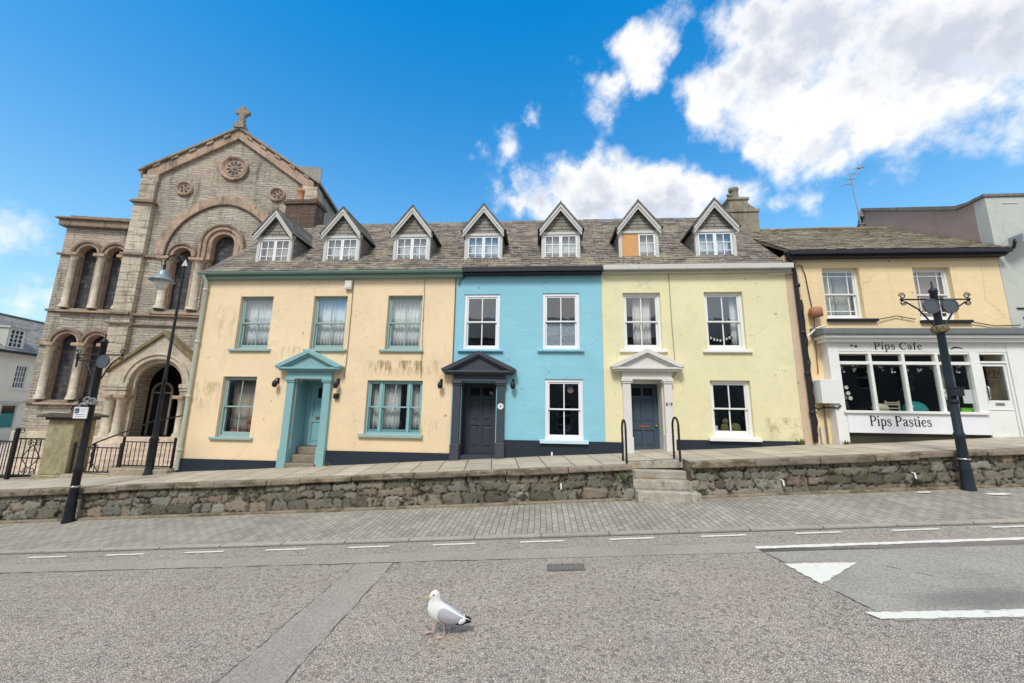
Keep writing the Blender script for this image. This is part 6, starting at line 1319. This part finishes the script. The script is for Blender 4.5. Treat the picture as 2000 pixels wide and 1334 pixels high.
    for s in (1, -1):
        mb = MB(); x, z = G(528, 302); mb.ball((x, -s * 58 * K, z), .0075, .005, .006, 8, 6); mb.ball((x - .012, -s * 56 * K, z - .006), .006, .003, .003, 8, 6); obj('eye', mb, DARKGL, t)
    PK = plain('pink_skin', (.52, .36, .33), .6, .15, 40)
    def leg(hip, knee, foot, y, name, flat):
        mb = MB(); P = lambda q: (G(*q)[0], y, G(*q)[1])
        mb.tube([P(hip), ((P(hip)[0] + P(knee)[0]) / 2, y, (P(hip)[2] + P(knee)[2]) / 2), P(knee), P(foot)], [.018, .010, .0058, .0058], 8)
        lg = obj('leg', mb, PK, t); fx, _, fz = P(foot); mb = MB(); d = .06
        pts = [(0, 0), (-d, .026), (-d * .82, .013), (-d * 1.1, 0), (-d * .82, -.013), (-d, -.026)]; z0 = max(fz, .004) - (.0 if flat else 0)
        vs = [(fx + a, y + b, z0 + (0 if flat else .25 * -a - .004)) for a, b in pts] + [(fx + a * .97, y + b * .9, z0 + .005 + (0 if flat else .25 * -a - .004)) for a, b in pts]
        mb.add(vs, [tuple(range(6))[::-1], tuple(range(6, 12))] + [(i, (i + 1) % 6, 6 + (i + 1) % 6, 6 + i) for i in range(6)])
        for a, b in pts[1::2]: mb.tube([(fx, y, z0 + .006), (fx + a, y + b, z0 + .005 + (0 if flat else .25 * -a))], .0045, 6)
        mb.tube([(fx, y, z0 + .006), (fx + .016, y, z0 + .004)], .004, 6); obj('foot', mb, PK, lg)
    leg((600, 790), (622, 875), (500, 1060), .038, 'leg', True); leg((720, 800), (742, 900), (735, 1078), -.038, 'leg', True)
gull()
def weed(x, y, z, label, seed, h=.14):
    rg = random.Random(seed); mb = MB()
    for k in range(26):
        a = rg.uniform(0, 2 * pi); r = rg.uniform(.01, .09); hh = rg.uniform(.3, 1) * h; b = (r * math.cos(a), r * math.sin(a) * .5); l = rg.uniform(.3, 1.0) * .07; w_ = rg.uniform(.006, .014)
        mb.add([(b[0] * .3 - w_, b[1] * .3, 0), (b[0] * .3 + w_, b[1] * .3, 0), (b[0] + l * math.cos(a) + w_, b[1] + l * math.sin(a) * .6, hh * .8), (b[0] + l * 1.3 * math.cos(a), b[1] + l * 1.2 * math.sin(a) * .6, hh)], [(0, 1, 2, 3)])
    obj('weed', mb, plain('weed_green', (.09, .11, .035), .7, .4, 30) if 'weed_green' not in MATS else MATS['weed_green'], at=(x, y, z), label=label, cat='weed', group='weeds in the stonework')
weed(6.55, 10.93, street(6.55, .96), 'small weed at the foot of the yellow wall beside the black downpipe', 1, .18)
weed(7.5, 10.70, street(7.5, .95), 'small weed at the foot of the white shopfront left end', 2, .12)
weed(3.32, 8.96, street(3.32, .22), 'weed growing from the wall base just right of the stone steps', 3, .16)
weed(1.75, 8.93, street(1.75, .60), 'weed growing out of the wall joint left of the stone steps', 4, .2)
weed(-5.78, 10.83, street(-5.78, .96), 'small weed at the right foot of the teal porch', 5, .08)
weed(8.95, 8.9, street(8.95, .21), 'weed at the wall base right of the navy post', 6, .14)
